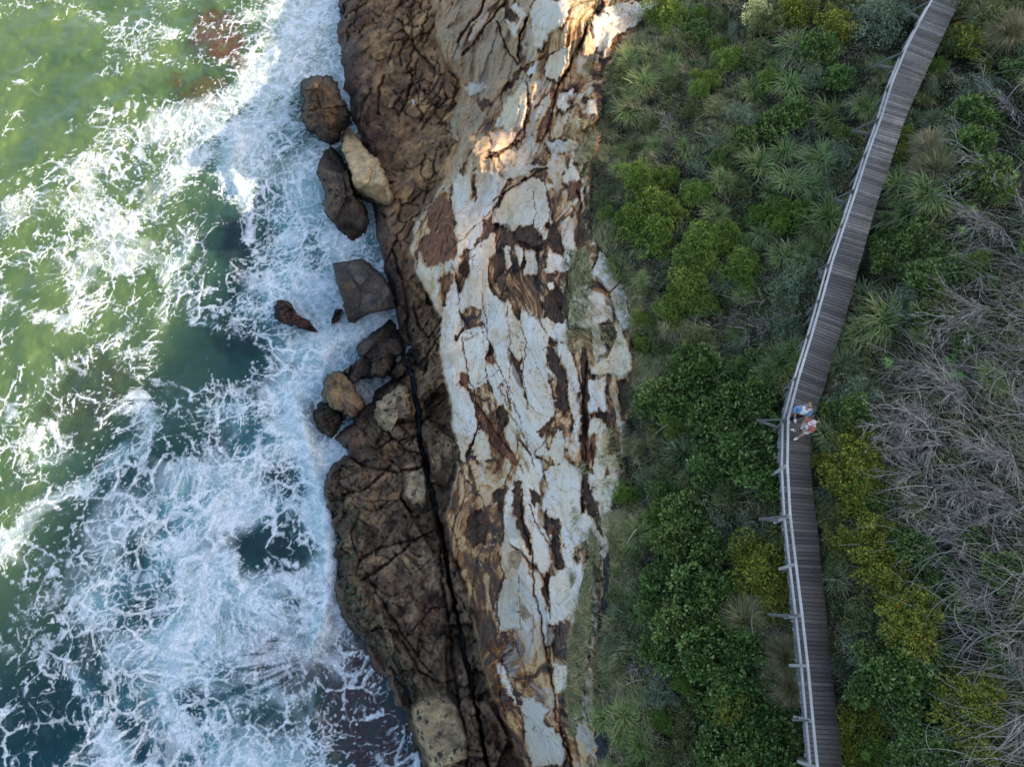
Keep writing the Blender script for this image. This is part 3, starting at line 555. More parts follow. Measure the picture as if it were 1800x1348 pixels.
def vedge(x, y, s=0, jit=.95):
    """distance to the border between cells"""
    ix = np.floor(x); iy = np.floor(y); P = []
    for dx in (-1, 0, 1):
        for dy in (-1, 0, 1):
            a = ix + dx; b = iy + dy
            P.append((a + .5 + jit * (_h(a, b, s) - .5), b + .5 + jit * (_h(a, b, s + 91) - .5)))
    D = np.stack([np.hypot(x - p[0], y - p[1]) for p in P]); k = D.argmin(0)
    X = np.stack([p[0] for p in P]); Y = np.stack([p[1] for p in P])
    nx = np.take_along_axis(X, k[None], 0)[0]; ny = np.take_along_axis(Y, k[None], 0)[0]
    e = np.full(x.shape, 9.0)
    for i in range(9):
        ddx = X[i] - nx; ddy = Y[i] - ny; L = np.hypot(ddx, ddy)
        q = ((x - (nx + X[i]) / 2) * ddx + (y - (ny + Y[i]) / 2) * ddy) / np.maximum(L, 1e-6)
        e = np.where(L > 1e-4, np.minimum(e, -q), e)
    return e, D.min(0)
def foam_field(x, y, D, comb, an, rr):
    sx, sy = swirl_coords(x, y)
    wx = sx + (fbm(x * .35, y * .35, 2, 18) - .5) * 1.2; wy = sy + (fbm(x * .35, y * .35, 2, 28) - .5) * 1.2
    jx = (fbm(wx * 1.3, wy * 1.3, 5, 101, .62) - .5); jy = (fbm(wx * 1.3, wy * 1.3, 5, 102, .62) - .5)
    ax = wx + jx * .5; ay = wy + jy * .5
    Dl = D + (fbm(wx * .35, wy * .35, 4, 103, .55) - .5) * 1.0
    n1 = fbm(ax * .8, ay * .8, 5, 104, .6) - .5; n2 = fbm(ax * 1.5, ay * 1.5, 5, 105, .6) - .5
    e1, _ = vedge(ax * .80 + n1 * .5, ay * .80 - n1 * .4, 1); e2, _ = vedge(wx * 1.9 + jx * .9, wy * 1.9 + jy * .9, 2); e3, _ = vedge(wx * 3.9 + jx * 1.3, wy * 3.9 + jy * 1.3, 3)
    k1 = np.interp(Dl, [-.1, .15, .5, 1.1], [-.11, -.015, .028, .085]) + n1 * .26
    k2 = np.interp(Dl, [0, .25, .6, 1.1], [-.17, -.055, .035, .13]) + n2 * .40
    k3 = np.interp(Dl, [0, .4, .75, 1.1], [-.26, -.12, .01, .12]) + n2 * .40
    g1 = 1 - sst(e1 - k1, -.02, .035); g2 = 1 - sst(e2 - k2, -.03, .05); g3 = 1 - sst(e3 - k3, -.04, .09)
    bl = fbm(ax * .7, ay * .7, 6, 106, .66) + (Dl - .5) * .26
    blob = sst(bl, .595, .68) * (.6 + .4 * sst(n2, -.1, .1))
    r1 = np.abs(fbm(ax * .9, ay * .9, 4, 107, .6) - .5); fil = (1 - sst(r1, .004, .016)) * sst(Dl, .15, .6) * sst(n1, -.1, .1)
    veil = sst(fbm(ax * .5, ay * .5, 5, 108, .6) + (Dl - .5) * .45, .46, .75) * .30
    f = np.maximum.reduce([g1 * .95, g2 * .80, g3 * .60, blob * .9, fil * .75, veil * sst(Dl, .25, .6)])
    dots = sst(fbm(wx * 4.5, wy * 4.5, 2, 109), .70, .76) * sst(D + n1, .25, .4); f = np.maximum(f, dots * .8)
    cn = fbm(an * 15, rr * .35, 5, 110, .6) + .10 * np.exp(-((rr - 1) / 1.2) ** 2); cf = sst(cn + (D - .5) * .3, .47, .56)
    f = f * (1 - comb) + cf * comb
    dense = sst(Dl, .95, 1.3) * (.45 + .55 * sst(fbm(ax * 1.6, ay * 1.6, 5, 111, .7), .38, .58)); f = np.maximum(f, dense)
    tex = .62 + .38 * sst(fbm(ax * 3.2, ay * 3.2, 4, 112, .65), .34, .58)
    return np.clip(f * tex, 0, 1), Dl

STREAMS = [([(145,290),(190,240),(280,215),(370,190),(440,150),(500,80),(560,10)],26,.45),([(150,300),(170,390),(230,400),(300,330),(330,270)],20,.4),([(0,400),(60,330),(120,275)],20,.35),([(105,450),(125,490),(130,560)],14,.35),
 ([(330,430),(300,470),(290,530),(270,600),(225,620)],12,.4),([(320,510),(345,560),(420,590),(500,620),(560,590)],14,.35),([(150,690),(200,720),(240,690),(270,760),(250,800)],14,.3),([(0,960),(60,900),(140,860),(220,800)],18,.5),
 ([(20,720),(60,690),(120,650),(200,590),(240,560)],12,.3),([(140,30),(230,80),(270,60),(330,60),(430,35),(520,15)],12,.4),([(220,110),(300,110),(420,100)],10,.35),([(0,790),(60,770),(100,740)],12,.3),([(20,540),(120,580),(180,545)],12,.25),
 ([(0,470),(90,440),(200,470),(300,450)],12,.25),([(520,690),(508,760),(545,830),(575,930),(588,1010),(580,1090),(545,1140)],20,.4),([(260,1010),(330,940),(420,850),(520,780)],18,.25),([(130,1190),(180,1270),(220,1348)],22,.3),([(300,1250),(300,1150),(350,1050),(400,980)],24,.3),
 ([(410,240),(400,290),(430,345)],14,.6),([(480,360),(520,470),(600,520)],22,.25),([(500,1240),(545,1220),(575,1270),(570,1348)],14,.35),([(640,560),(600,600),(560,640),(500,700)],26,.35),([(0,1140),(80,1160),(130,1190)],14,.3)]
HOLES = [(540,175,26,50,.32),(568,735,24,36,.25),(475,965,75,42,.5),(500,850,45,26,.35),(330,640,80,50,.35),(430,620,40,50,.3),(415,430,40,55,.3),(90,210,100,70,.2),(600,1060,0.1,0.1,0),(470,1270,50,26,.3),(60,600,40,50,.15),(120,450,20,20,.1),(230,970,30,20,.25),(250,1320,30,25,.3),(520,1060,40,25,.25),(540,760,25,30,.2),(290,790,30,25,.25),(340,600,50,30,.2),(560,480,24,24,.25)]
def foam_density(U, V, D):
    wu = U + (fbm(U / 40, V / 40, 3, 5) - .5) * 34; wv = V + (fbm(U / 40, V / 40, 3, 6) - .5) * 34
    for p, w, k in STREAMS: D = D + k * np.exp(-(seg_dist(wu, wv, p) / w) ** 2)
    for cx, cy, rx, ry, k in HOLES: D = D - k * np.exp(-((wu - cx) / rx) ** 2 - ((wv - cy) / ry) ** 2)
    return D
def build_sea():
    us = spread(-120, 960, -14, 790, 1.7, 9, 90); vs = spread(-120, 1470, -14, 1362, 1.7, 9, 60)
    U, V = np.meshgrid(us, vs); w0 = world_at(U, V, 0 * U); x, y = w0[..., 0], w0[..., 1]
    wu = U + (fbm(U / 60, V / 60, 3, 1) - .5) * 70; wv = V + (fbm(U / 60, V / 60, 3, 2) - .5) * 70
    d = bil(FOAM_U, FOAM_V, FOAM, wu, wv)
    A = at(cA, V)
    lit = 1 - sst(U, 400, 500)
    # wash breaking on the rock: a broad thick rim
    rim = np.exp(-((U - (A - 16)) / 26) ** 2) * sst(V, 690, 780) * (1 - sst(V, 1050, 1120)) ; d = np.maximum(d, rim * 1.05)
    rim2 = np.exp(-((U - (A - 26)) / 40) ** 2) * (1 - sst(V, 560, 640)); d = np.maximum(d, rim2 * .62)
    d = foam_density(U, V, d)
    g = (fbm(x * .16, y * .16, 3, 12) - .5)
    z = g * .8 + (fbm(x * .5 + 3, y * .5, 3, 13) - .5) * .42 + (fbm(x * 1.4, y * 1.4, 3, 14) - .5) * .16 * (.3 + d)
    # swell lines heaping up
    for pts, wd, h in (([(420,330),(402,290),(415,240)], 14, .35), ([(560,610),(600,590),(660,560)], 30, .5), ([(520,700),(545,800),(572,900),(575,1000),(570,1090),(545,1140)], 16, .55), ([(300,860),(400,830),(520,760)], 26, .35), ([(500,1230),(540,1250),(575,1330)], 18, .4)):
        z = z + h * np.exp(-(seg_dist(U, V, pts) / wd) ** 2)
    z = z - .06
    ch = U > A + 4; z = np.where(ch, -.05 + (fbm(x, y, 2, 15) - .5) * .1, z)
    P = world_at(U, V, z)
    # submerged reef colour seen through the water, and milky aeration
    tint = np.zeros(U.shape + (4,)); tint[..., 3] = 1; cover = np.zeros(U.shape)
    for (cx, cy, rx, ry, an, k, ci) in REEFS:
        ca_, sa_ = math.cos(an), math.sin(an); jx = U + (fbm(U / 28, V / 28, 4, 16) - .5) * 60 - cx; jy = V + (fbm(U / 28, V / 28, 4, 17) - .5) * 60 - cy
        r = np.hypot((jx * ca_ + jy * sa_) / rx, (jy * ca_ - jx * sa_) / ry); a = (1 - sst(r, .55, 1.1)) * k
        tint[..., :3] = tint[..., :3] * (1 - a[..., None]) + np.array(REEF_C[ci]) * a[..., None]; cover = cover * (1 - a) + a
    d = np.where(ch & (V < 900) & (V > 620), np.where(U < 705, .72, .08), d); d = np.where((U > A + 60) & (V > 740), .0, d)
    comb = np.clip(np.exp(-((U - 465) / 60) ** 2 - ((V - 1150) / 70) ** 2), 0, 1) * .6
    cc = world_at(590., 1140., 0.); an = np.arctan2(y - cc[1], x - cc[0]); an = np.where(an < 0, an + 6.2832, an); rr = np.hypot(x - cc[0], y - cc[1])
    foam_v, dens_v = foam_field(x, y, d, comb, an, rr)
    z = z + foam_v * .05; P = world_at(U, V, z)
    shade_deep = bil(np.array([0, 225., 450, 675]), np.array([0, 450., 900, 1350]), np.array([[0, .0, .1, .5], [.0, .0, .85, .8], [.2, .9, .9, .8], [1., 1., .9, .8]]), U, V)  # painted shade on the water past the sun's edge, plus truly deep water
    shade_deep = np.where(ch & (V > 600), 1.6, shade_deep)
    nv, nu = U.shape; idx = np.arange(nu * nv).reshape(nv, nu); q = np.stack([idx[1:, :-1], idx[1:, 1:], idx[:-1, 1:], idx[:-1, :-1]], -1).reshape(-1, 4)
    m = NT("sea water with foam")
    Pn = m.obj(); fine = m.noise(Pn, 9, 5, .7); foam = m.attr('foam')
    foam = m.math('MULTIPLY', foam, m.maprange(fine, .30, .58, .70, 1.1), clamp=True); Dl = m.attr('dens'); soft = fine
    clear = m.mix(m.attr('shade_deep'), (.078, .128, .046), (.006, .038, .047))  # green sunlit and teal shaded water put into the colour
    clear = m.mix(m.maprange(m.noise(Pn, .22, 4, .6), .3, .7), m.mix(1, clear, (.75, .82, .85), 'MULTIPLY'), m.mix(1, clear, (1.3, 1.18, 1.15), 'MULTIPLY'))
    milky = m.mix(m.attr('milk'), (.12, .33, .38), (.25, .35, .19))  # milky water painted apart for its sunlit and shaded areas
    c = m.mix(m.math('MULTIPLY', m.maprange(Dl, .42, 1.0), m.maprange(m.attr('milk'), 0, 1, .70, .42)), clear, milky)
    rf = m.math('MULTIPLY', m.attr('cover'), m.maprange(m.noise(Pn, 1.3, 5), .3, .65, .5, 1.)); rc = m.attr('reef', 'Color')
    rc = m.mix(m.maprange(m.noise(Pn, 5, 5, .7), .35, .65), m.mix(1, rc, (.6, .6, .65), 'MULTIPLY'), m.mix(1, rc, (1.5, 1.4, 1.35), 'MULTIPLY'))
    c = m.mix(rf, c, rc)
    c = m.mix(foam, c, m.mix(m.maprange(soft, .3, .6), (.54, .64, .68), (.76, .77, .77)))
    m.col(c); m.rough(m.mix(foam, (.16, .16, .16), (.75, .75, .75))); m.b.inputs['IOR'].default_value = 1.33; m.b.inputs['Specular IOR Level'].default_value = .5
    hh = m.math('ADD', m.math('MULTIPLY', m.noise(Pn, 1.5, 6, .6), .5), m.math('MULTIPLY', foam, m.maprange(soft, .3, .6, .25, .5))); m.bump(hh, .55, .16)
    o = np_mesh("sea_water", P, q, m.m, True, dict(foam=foam_v.ravel(), dens=dens_v.ravel(), reef=tint.reshape(-1, 4), cover=cover.ravel(), shade_deep=shade_deep.ravel(), milk=np.clip(1 - shade_deep, 0, 1).ravel()))
    tag(o, "green sea with white foam washing against the rocks", "sea", kind='structure')
build_sea()
# ------------------------------------------------------------------ loose boulders
def boulder(name, label, pts, z0, H, base, seed, tilt=(0, 0), p=7.0, rough=.25, mat=None, top=None, moss=0):
    r = np.random.default_rng(seed); pts = np.array(pts, float); c = pts.mean(0); n = 150; pts = c + (pts - c) * (1.10 if z0 == 0 else 1.04)
    q = np.vstack([pts, pts[:1]]); L = np.r_[0, np.cumsum(np.hypot(*np.diff(q, axis=0).T))]
    s = np.linspace(0, L[-1], n, endpoint=False); ou = np.interp(s, L, q[:, 0]); ov = np.interp(s, L, q[:, 1])
    jit = (fbm(ou / 7 + seed, ov / 7, 4, seed, .6) - .5) * (8 if rough < .15 else 14); dx, dy = ou - c[0], ov - c[1]; l = np.hypot(dx, dy); ou = ou + dx / l * jit; ov = ov + dy / l * jit
    rs = np.r_[0, np.linspace(.06, .86, 26), np.linspace(.88, 1.0, 9)]
    U = c[0] + (ou - c[0])[None] * rs[:, None]; V = c[1] + (ov - c[1])[None] * rs[:, None]; R = rs[:, None] + 0 * U
    S = math.sqrt(l.mean() ** 2); a = (U - c[0]) / S; b = (V - c[1]) / S
    h = H * (1 + tilt[0] * a + tilt[1] * b)
    for i in range(8 if rough > .15 else 5):                 # broken planes
        an = r.uniform(0, 6.28); k = r.uniform(.6, 1.9); o = r.uniform(.25, .70)
        h = np.minimum(h, H * (1 + .1 + k * (o - (math.cos(an) * a + math.sin(an) * b))))
    f1, f2, cid, cx, cy = voro(a * 1.5 + seed, b * 1.5, seed); g1, g2, gid, gx, gy = voro(a * 4 + seed, b * 4, seed + 3); h = h + rough * H * ((cid - .5) * .7 + cx * (cid - .5) * 1.6 + cy * (cid - .4)) * .8 + rough * .8 * (gx * (gid - .5) + gy * (gid - .4)) - rough * .2 * np.exp(-((f2 - f1) / .04) ** 2)
    h = h + rough * ((fbm(U / 12, V / 12, 5, seed + 1, .65) - .5) * 2.2); h = np.maximum(h, H * .25)
    rim = np.clip((1 - R ** p), 0, 1) ** .8; z = z0 - .7 + (h + .7) * np.clip(rim * 1.15, 0, 1)
    P = world_at(U, V, z); k = len(rs); i = np.arange(k * n).reshape(k, n); j = np.roll(i, -1, 1)
    fq = np.stack([i[:-1], i[1:], j[1:], j[:-1]], -1).reshape(-1, 4)
    bc = np.array(base) * (.75 + .5 * fbm(U / 12, V / 12, 3, seed + 5)[..., None]); wet = sst(z + (fbm(U / 8, V / 8, 3, seed) - .5) * 1.2, z0 + .3, z0 + 1.3)[..., None]
    bc = bc * (.30 + .70 * wet) * (.7 + .6 * cid[..., None])
    if top is not None: t = (sst(h, H * .75, H * 1.0) * sst(.9 - R, 0, .2))[..., None]; bc = bc * (1 - t) + np.array(top) * t  # warm sunlit cap put into the colour of the top
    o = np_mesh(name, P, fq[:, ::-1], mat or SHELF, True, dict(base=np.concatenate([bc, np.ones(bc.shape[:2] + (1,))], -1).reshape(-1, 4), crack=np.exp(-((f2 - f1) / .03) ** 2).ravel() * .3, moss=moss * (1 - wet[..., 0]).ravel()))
    me = o.data
    if me.polygons[len(me.polygons) // 3].normal.z < 0: me.flip_normals()
    return tag(o, label, "boulder" if 'boulder' in name else "rock")
SHELF = bpy.data.materials["wet brown rock"]
def mat_tan():
    m = NT("smooth tan sandstone"); P = m.obj(); b = m.attr('base', 'Color'); n = m.noise(P, 2.2, 6, .6)
    st = m.n("ShaderNodeMapping"); m.set(st.inputs[0], P); st.inputs['Rotation'].default_value = (0, 0, -.45); st.inputs['Scale'].default_value = (3.2, .35, 1); ln = m.noise(st.outputs[0], 1.2, 5, .6)
    c = m.mix(m.maprange(n, .35, .65), m.mix(1, b, (.72, .74, .76), 'MULTIPLY'), m.mix(1, b, (1.2, 1.12, 1.0), 'MULTIPLY'))
    c = m.mix(m.maprange(ln, .56, .66, 0, .55), c, m.mix(1, c, (.75, .50, .34), 'MULTIPLY')); c = m.mix(m.maprange(m.noise(P, 9, 5, .7), .6, .72, 0, .5), c, m.mix(1, c, (.5, .5, .5), 'MULTIPLY'))
    m.col(c); m.bump(m.math('ADD', n, m.math('MULTIPLY', m.noise(P, 14, 4), .3)), .6, .10); return m.m
TAN = mat_tan()
def mat_pitted():
    m = NT("honeycombed sandstone"); P = m.obj(); b = m.attr('base', 'Color'); n = m.noise(P, 1.8, 6, .6)
    c = m.mix(m.maprange(n, .35, .65), m.mix(1, b, (.62, .62, .64), 'MULTIPLY'), m.mix(1, b, (1.2, 1.12, 1.0), 'MULTIPLY'))
    Pd = m.vmath('ADD', P, m.vmath('SCALE', m.noise(P, 4, 3, .6, 0, 'Color'), None, .22)); pit = m.math('MULTIPLY', m.maprange(m.math('MINIMUM', m.voro(Pd, 2.6), m.math('MULTIPLY', m.voro(Pd, 6.5), 1.5)), .36, .18), m.maprange(m.noise(P, .7, 4, .6), .40, .52)); c = m.mix(pit, c, (.05, .042, .036))
    m.col(c); m.bump(m.math('SUBTRACT', n, pit), .9, .15); return m.m
PIT = mat_pitted()
DKB = (.090, .068, .052)
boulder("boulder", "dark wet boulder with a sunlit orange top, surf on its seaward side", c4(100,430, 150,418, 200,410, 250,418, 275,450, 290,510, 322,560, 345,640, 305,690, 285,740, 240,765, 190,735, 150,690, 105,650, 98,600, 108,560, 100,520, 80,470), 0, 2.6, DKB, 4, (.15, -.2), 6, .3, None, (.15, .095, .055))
boulder("boulder", "long dark boulder wedged below the smooth tan boulder", c4(240,768, 300,830, 345,920, 368,1030, 425,1090, 442,1170, 400,1262, 360,1280, 300,1232, 230,1130, 208,1070, 222,1010, 175,925, 188,860), 0, 2.3, DKB, 5, (.3, 0), 7, .3)
boulder("boulder", "smooth tan boulder lying on the edge of the brown rock platform", c4(320,692, 345,684, 385,720, 430,788, 490,840, 530,905, 560,1000, 588,1062, 572,1100, 530,1095, 440,1062, 368,1030, 350,920, 330,850, 303,790, 305,725), .9, 2.5, (.36, .255, .14), 8, (.15, .1), 9, .10, TAN)
boulder("boulder", "square grey brown block with a flat tilted top in the surf", c5(385,112, 455,98, 540,92, 610,150, 645,195, 680,240, 702,330, 630,345, 560,360, 520,380, 490,412, 460,402, 445,340, 428,285, 405,210), 0, 2.7, (.085, .074, .066), 12, (-.1, -.25), 14, .12)
boulder("rock", "narrow reddish rock awash in the foam away from the shore", c5(90,280, 150,300, 190,370, 250,402, 310,468, 270,466, 180,430, 100,410, 60,380, 65,330), 0, 1.0, (.085, .042, .036), 13, (0, 0), 4, .3)
boulder("rock", "smallest reddish rock, beside the square block in the foam", c5(400,330, 430,340, 405,400, 368,420, 364,385, 385,350), 0, .7, (.07, .04, .034), 14, (0, 0), 4, .3)
boulder("boulder", "largest black boulder of the jumbled group below the square block", c5(500,540, 560,490, 610,445, 670,400, 702,430, 745,500, 740,575, 700,590, 702,640, 640,702, 590,690, 520,702, 480,735, 440,705, 436,665, 490,620, 520,590), 0, 2.3, (.070, .058, .050), 15, (.2, 0), 7, .45)
boulder("boulder", "small brown boulder against the cliff side of the black boulder", c5(690,645, 725,615, 765,610, 770,660, 735,690, 700,722, 672,700), 0, 1.7, (.17, .13, .09), 16, (0, 0), 7, .3)
boulder("boulder", "brown four sided block at the seaward end of the jumbled group", c5(335,708, 380,685, 425,668, 465,720, 500,780, 555,858, 520,890, 480,915, 430,880, 375,862, 322,795), 0, 2.2, (.23, .17, .105), 17, (0, -.15), 9, .2)
boulder("boulder", "low dark boulder with foam running over it below the brown block", c5(270,880, 300,840, 330,822, 385,865, 430,900, 432,945, 372,1010, 330,1000, 288,968), 0, .9, (.085, .055, .045), 18, (0, 0), 5, .3, None, None, .8)
boulder("boulder", "rounded tan boulder pocked with dark holes at the bottom of the platform", c6(490,1060, 540,1010, 600,975, 650,965, 700,1040, 738,1130, 758,1230, 750,1310, 700,1330, 640,1370, 600,1400, 565,1350, 520,1250, 482,1150), 1.2, 1.9, (.34, .26, .155), 19, (0, 0), 8, .14, PIT)
boulder("boulder", "flat tan slab with four corners tilted on the dark platform", c5(668,1238, 720,1210, 790,1190, 848,1170, 868,1260, 872,1348, 840,1440, 790,1420, 730,1330), 1.6, 1.0, (.31, .24, .15), 20, (0, 0), 12, .10, PIT)
boulder("boulder", "brown angular block beside the dark channel above the flat slab", cb(700,440, 760,370, 850,300, 940,235, 1070,245, 1085,400, 1110,570, 1040,640, 930,680, 860,800, 760,770, 650,640), 1.0, 1.9, (.26, .20, .125), 21, (.1, -.1), 10, .16, PIT)
boulder("boulder", "small leaning block, lower neighbour of the brown angular block", cb(940,680, 1030,690, 1000,860, 940,930, 820,830, 850,760), 1.2, 1.3, (.22, .165, .105), 22, (.2, 0), 9, .2, PIT)
boulder("boulder", "striped block of pale sandstone lying between platform and white slope", c7(115,640, 150,570, 185,520, 265,525, 345,560, 330,620, 300,660, 250,730, 180,782, 125,740), 3.2, 1.9, (.40, .31, .21), 23, (.2, -.1), 8, .12, TAN)

# ------------------------------------------------------------------ boardwalk
def wood(name, a, b, sc=(1, 1, 1), r=.75):
    m = NT(name); P = m.obj(); rnd = m.n("ShaderNodeNewGeometry").outputs['Random Per Island']
    c = m.mix(rnd, a, b); n = m.noise(P, 18, 4, .7); c = m.mix(m.maprange(n, .3, .7, .0, .45), c, m.mix(1, c, (.5, .5, .52), 'MULTIPLY'))
    st = m.noise(P, .8, 3); c = m.mix(m.maprange(st, .45, .7, 0, .5), c, m.mix(1, c, (1.5, 1.45, 1.4), 'MULTIPLY'))
    m.col(c); m.rough(r); m.bump(n, .5, .02); return m.m
RAILW = wood("weathered pale rail timber", (.34, .34, .34), (.48, .47, .46))
BRACEW = wood("weathered yellowish brace timber", (.11, .108, .10), (.19, .18, .165))
def deck_mat():
    m = NT("dark weathered deck boards"); P = m.obj(); rnd = m.n("ShaderNodeNewGeometry").outputs['Random Per Island']; w = m.attr('sky_sheen')
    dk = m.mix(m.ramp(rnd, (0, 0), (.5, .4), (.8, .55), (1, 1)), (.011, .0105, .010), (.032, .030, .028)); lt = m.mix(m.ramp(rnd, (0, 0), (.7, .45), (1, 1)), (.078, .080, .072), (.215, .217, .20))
    c = m.mix(w, dk, lt); n = m.noise(P, 7, 5, .7); c = m.mix(m.maprange(n, .35, .65, .55, 0), c, m.mix(1, c, (.45, .44, .45), 'MULTIPLY'))  # far boards blended paler: brighter sky put into the board colour
    sm = m.noise(P, .55, 3); c = m.mix(m.maprange(sm, .45, .65, 0, .6), c, m.mix(1, c, (1.7, 1.65, 1.6), 'MULTIPLY'))
    c = m.mix(m.math('MULTIPLY', m.attr('edge'), .75), c, m.mix(rnd, (.13, .13, .14), (.26, .25, .25)))
    nl = m.voro(P, 6, 'F1'); c = m.mix(m.maprange(nl, .06, .03), c, (.35, .35, .36))
    m.col(c); m.rough(.8); m.bump(n, .5, .02); return m.m
def box_between(a, b, w, h, up=(0, 0, 1)):
    a, b = Vector(a), Vector(b); d = (b - a).normalized(); s = d.cross(Vector(up))
    if s.length < 1e-3: s = Vector((1, 0, 0))
    s.normalize(); u = s.cross(d).normalized(); out = []
    for e in (a, b):
        for i, j in ((-1, -1), (1, -1), (1, 1), (-1, 1)): out.append(e + s * i * w / 2 + u * j * h / 2)
    return out, [(0, 1, 2, 3), (7, 6, 5, 4), (0, 4, 5, 1), (1, 5, 6, 2), (2, 6, 7, 3), (3, 7, 4, 0)]
class MB:
    def __init__(s): s.v = []; s.f = []
    def add(s, vf): o = len(s.v); s.v += [tuple(p) for p in vf[0]]; s.f += [tuple(i + o for i in f) for f in vf[1]]; return s
    def bar(s, a, b, w, h, up=(0, 0, 1)): return s.add(box_between(a, b, w, h, up))
    def build(s, name, mat, parent=None, smooth=False, bevel=0):
        me = bpy.data.meshes.new(name); me.from_pydata(s.v, [], s.f); me.materials.append(mat)
        if smooth: me.polygons.foreach_set("use_smooth", [True] * len(me.polygons))
        o = bpy.data.objects.new(name, me); C.objects.link(o); o.parent = parent
        if bevel: b = o.modifiers.new("b", 'BEVEL'); b.width = bevel; b.segments = 2
        return o
def pline(px, zf):
    return np.array([world_at(u, v, float(zf(v))) for u, v in px])
def resample(P, step):
    L = np.r_[0, np.cumsum(np.linalg.norm(np.diff(P, axis=0), axis=1))]; s = np.arange(0, L[-1], step)
    return np.stack([np.interp(s, L, P[:, i]) for i in range(3)], -1)
BW = empty("boardwalk"); tag(BW, "grey timber boardwalk with a handrail on its seaward side, crossing the scrub", "boardwalk")
Lp = pline([(1745,-200), (1690,-100)] + DK_L + [(1440,1600)], zdeck); Rp = pline([(1800,-200), (1745,-100)] + DK_R + [(1500,1600)], zdeck)
def smooth(P, k=9):
    for _ in range(k): P = np.vstack([P[:1], (P[:-2] + 2 * P[1:-1] + P[2:]) / 4, P[-1:]])
    return P
Ls = smooth(resample(Lp, .25), 8); Rs = smooth(resample(Rp, .25), 8)
Lf = resample(Ls, .148); V_, Fc_, we, ed = [], [], [], []
gd = np.gradient(Lf, axis=0); gd[:, 2] = 0; gd /= np.linalg.norm(gd, axis=1, keepdims=True); Rfine = resample(Rs, .02)
RM = np.array([Rfine[np.argmin(np.abs((Rfine - p) @ g) + .02 * np.linalg.norm(Rfine - p, axis=1))] for p, g in zip(Lf, gd)]); RM = smooth(RM, 14)
for i in range(len(Lf) - 1):
    a, b = Lf[i], Lf[i + 1]; d = b - a; d[2] = 0; g = d / np.linalg.norm(d); ra, rb = RM[i], RM[i + 1]
    wv = (ra + rb) / 2 - (a + b) / 2; wv[2] = 0; wd = wv / np.linalg.norm(wv); wl = np.clip(np.linalg.norm(wv), 1.2, 1.75)
    ex = random.uniform(-.03, .04); dz = random.uniform(-.006, .006); sk = random.uniform(-.004, .004)
    a0 = a + g * .006 + wd * -ex; a1 = b - g * .008 - wd * ex; segs = [0, .16, 1.0]; o = len(V_)
    for t in segs:
        for q in (a0, a1):
            for zz in (-.045, 0): V_.append(q + wd * ((wl + ex * .7) * t) + np.array([0, 0, zz + dz + sk * t])); ed.append(1.0 if t == 0 else .45 if t < .5 else 0)
    for j in range(2):
        c = o + 4 * j; Fc_ += [(c + 1, c + 5, c + 7, c + 3), (c, c + 2, c + 6, c + 4), (c, c + 4, c + 5, c + 1), (c + 2, c + 3, c + 7, c + 6)]
    Fc_ += [(o, o + 1, o + 3, o + 2), (o + 8, o + 10, o + 11, o + 9)]
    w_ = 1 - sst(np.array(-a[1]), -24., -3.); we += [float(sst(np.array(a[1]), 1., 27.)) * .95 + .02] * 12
np_mesh("deck", V_, Fc_, deck_mat(), False, dict(sky_sheen=np.array(we), edge=np.array(ed)), BW)
mb = MB()
for P in (Lp, Rp):
    Q = resample(P, 1.2); off = np.array([.16 if P is Lp else -.14, 0, -.14])
    for a, b in zip(Q[:-1], Q[1:]): mb.bar(a + off, b + off, .08, .18)
mb.build("bearer", BRACEW, BW)
RAILPX = [(1745,-190),(1692,-95),(1640,-3),(1617,38),(1592,87),(1568,146),(1550,204),(1528,264),(1507,329),(1487,389),(1463,460),(1446,522),(1428,585),(1405,660),(1385.5,735),(1384,817),(1389,905),(1399,991),(1410,1081),(1420,1170),(1429,1267),(1437,1350),(1450,1480)]
HR = 1.02
RT = np.array([world_at(u, v, float(zdeck(v + 30)) + HR) for u, v in RAILPX])
def zd_xy(p): return p[2] - HR
for nm, dz, w, h in (("top_rail", 0, .09, .045), ("mid_rail", -.50, .065, .09)):
    mb = MB()
    off = Vector((0, 0, dz)); sh = Vector((-.03, 0, 0)) if dz else Vector((0, 0, 0))
    for a, b in zip(RT[:-1], RT[1:]): mb.bar(Vector(a) + off + sh, Vector(b) + off + sh, w, h)
    mb.build(nm, RAILW, BW, bevel=.006)
for i, p in enumerate(RT):
    MB().bar((p[0], p[1], p[2] - HR - .55), (p[0], p[1], p[2] - .022), .10, .10, (0, 1, 0)).build("post", RAILW if i > 14 else BRACEW, BW, bevel=.006)
TIPS = {2: (1596, 22), 4: (1537, 114), 6: (1497, 230), 8: (1466, 350), 10: (1440, 473), 12: (1412, 600), 14: (1330, 738), 16: (1334, 912), 18: (1350, 1079), 20: (1393, 1265)}
for i, (u, v) in TIPS.items():
    p = Vector(RT[i]); t = W(u, v, zd_xy(p) - .12); base = Vector((p.x, p.y, zd_xy(p) - .12))
    MB().bar(base + (base - t).normalized() * .15, t, .10, .12).build("outrigger", BRACEW, BW, bevel=.006)
    MB().bar(t + (base - t) * .12 + Vector((0, 0, .06)), p + Vector((0, 0, -.15)), .09, .06, (0, 1, 0)).build("brace", BRACEW, BW, bevel=.006)
for i in range(1, len(RT), 2):                                  # piles under the deck
    p = Vector(RT[i]); g = (Vector(RT[min(i + 1, len(RT) - 1)]) - Vector(RT[i - 1])).normalized(); n = Vector((-g.y, g.x, 0)).normalized(); n = n if n.x > 0 else -n
    for k in (.25, 1.25):
        q = p + n * k; MB().bar((q.x, q.y, zd_xy(p) - 3.2), (q.x, q.y, zd_xy(p) - .15), .13, .13, (0, 1, 0)).build("pile", BRACEW, BW)
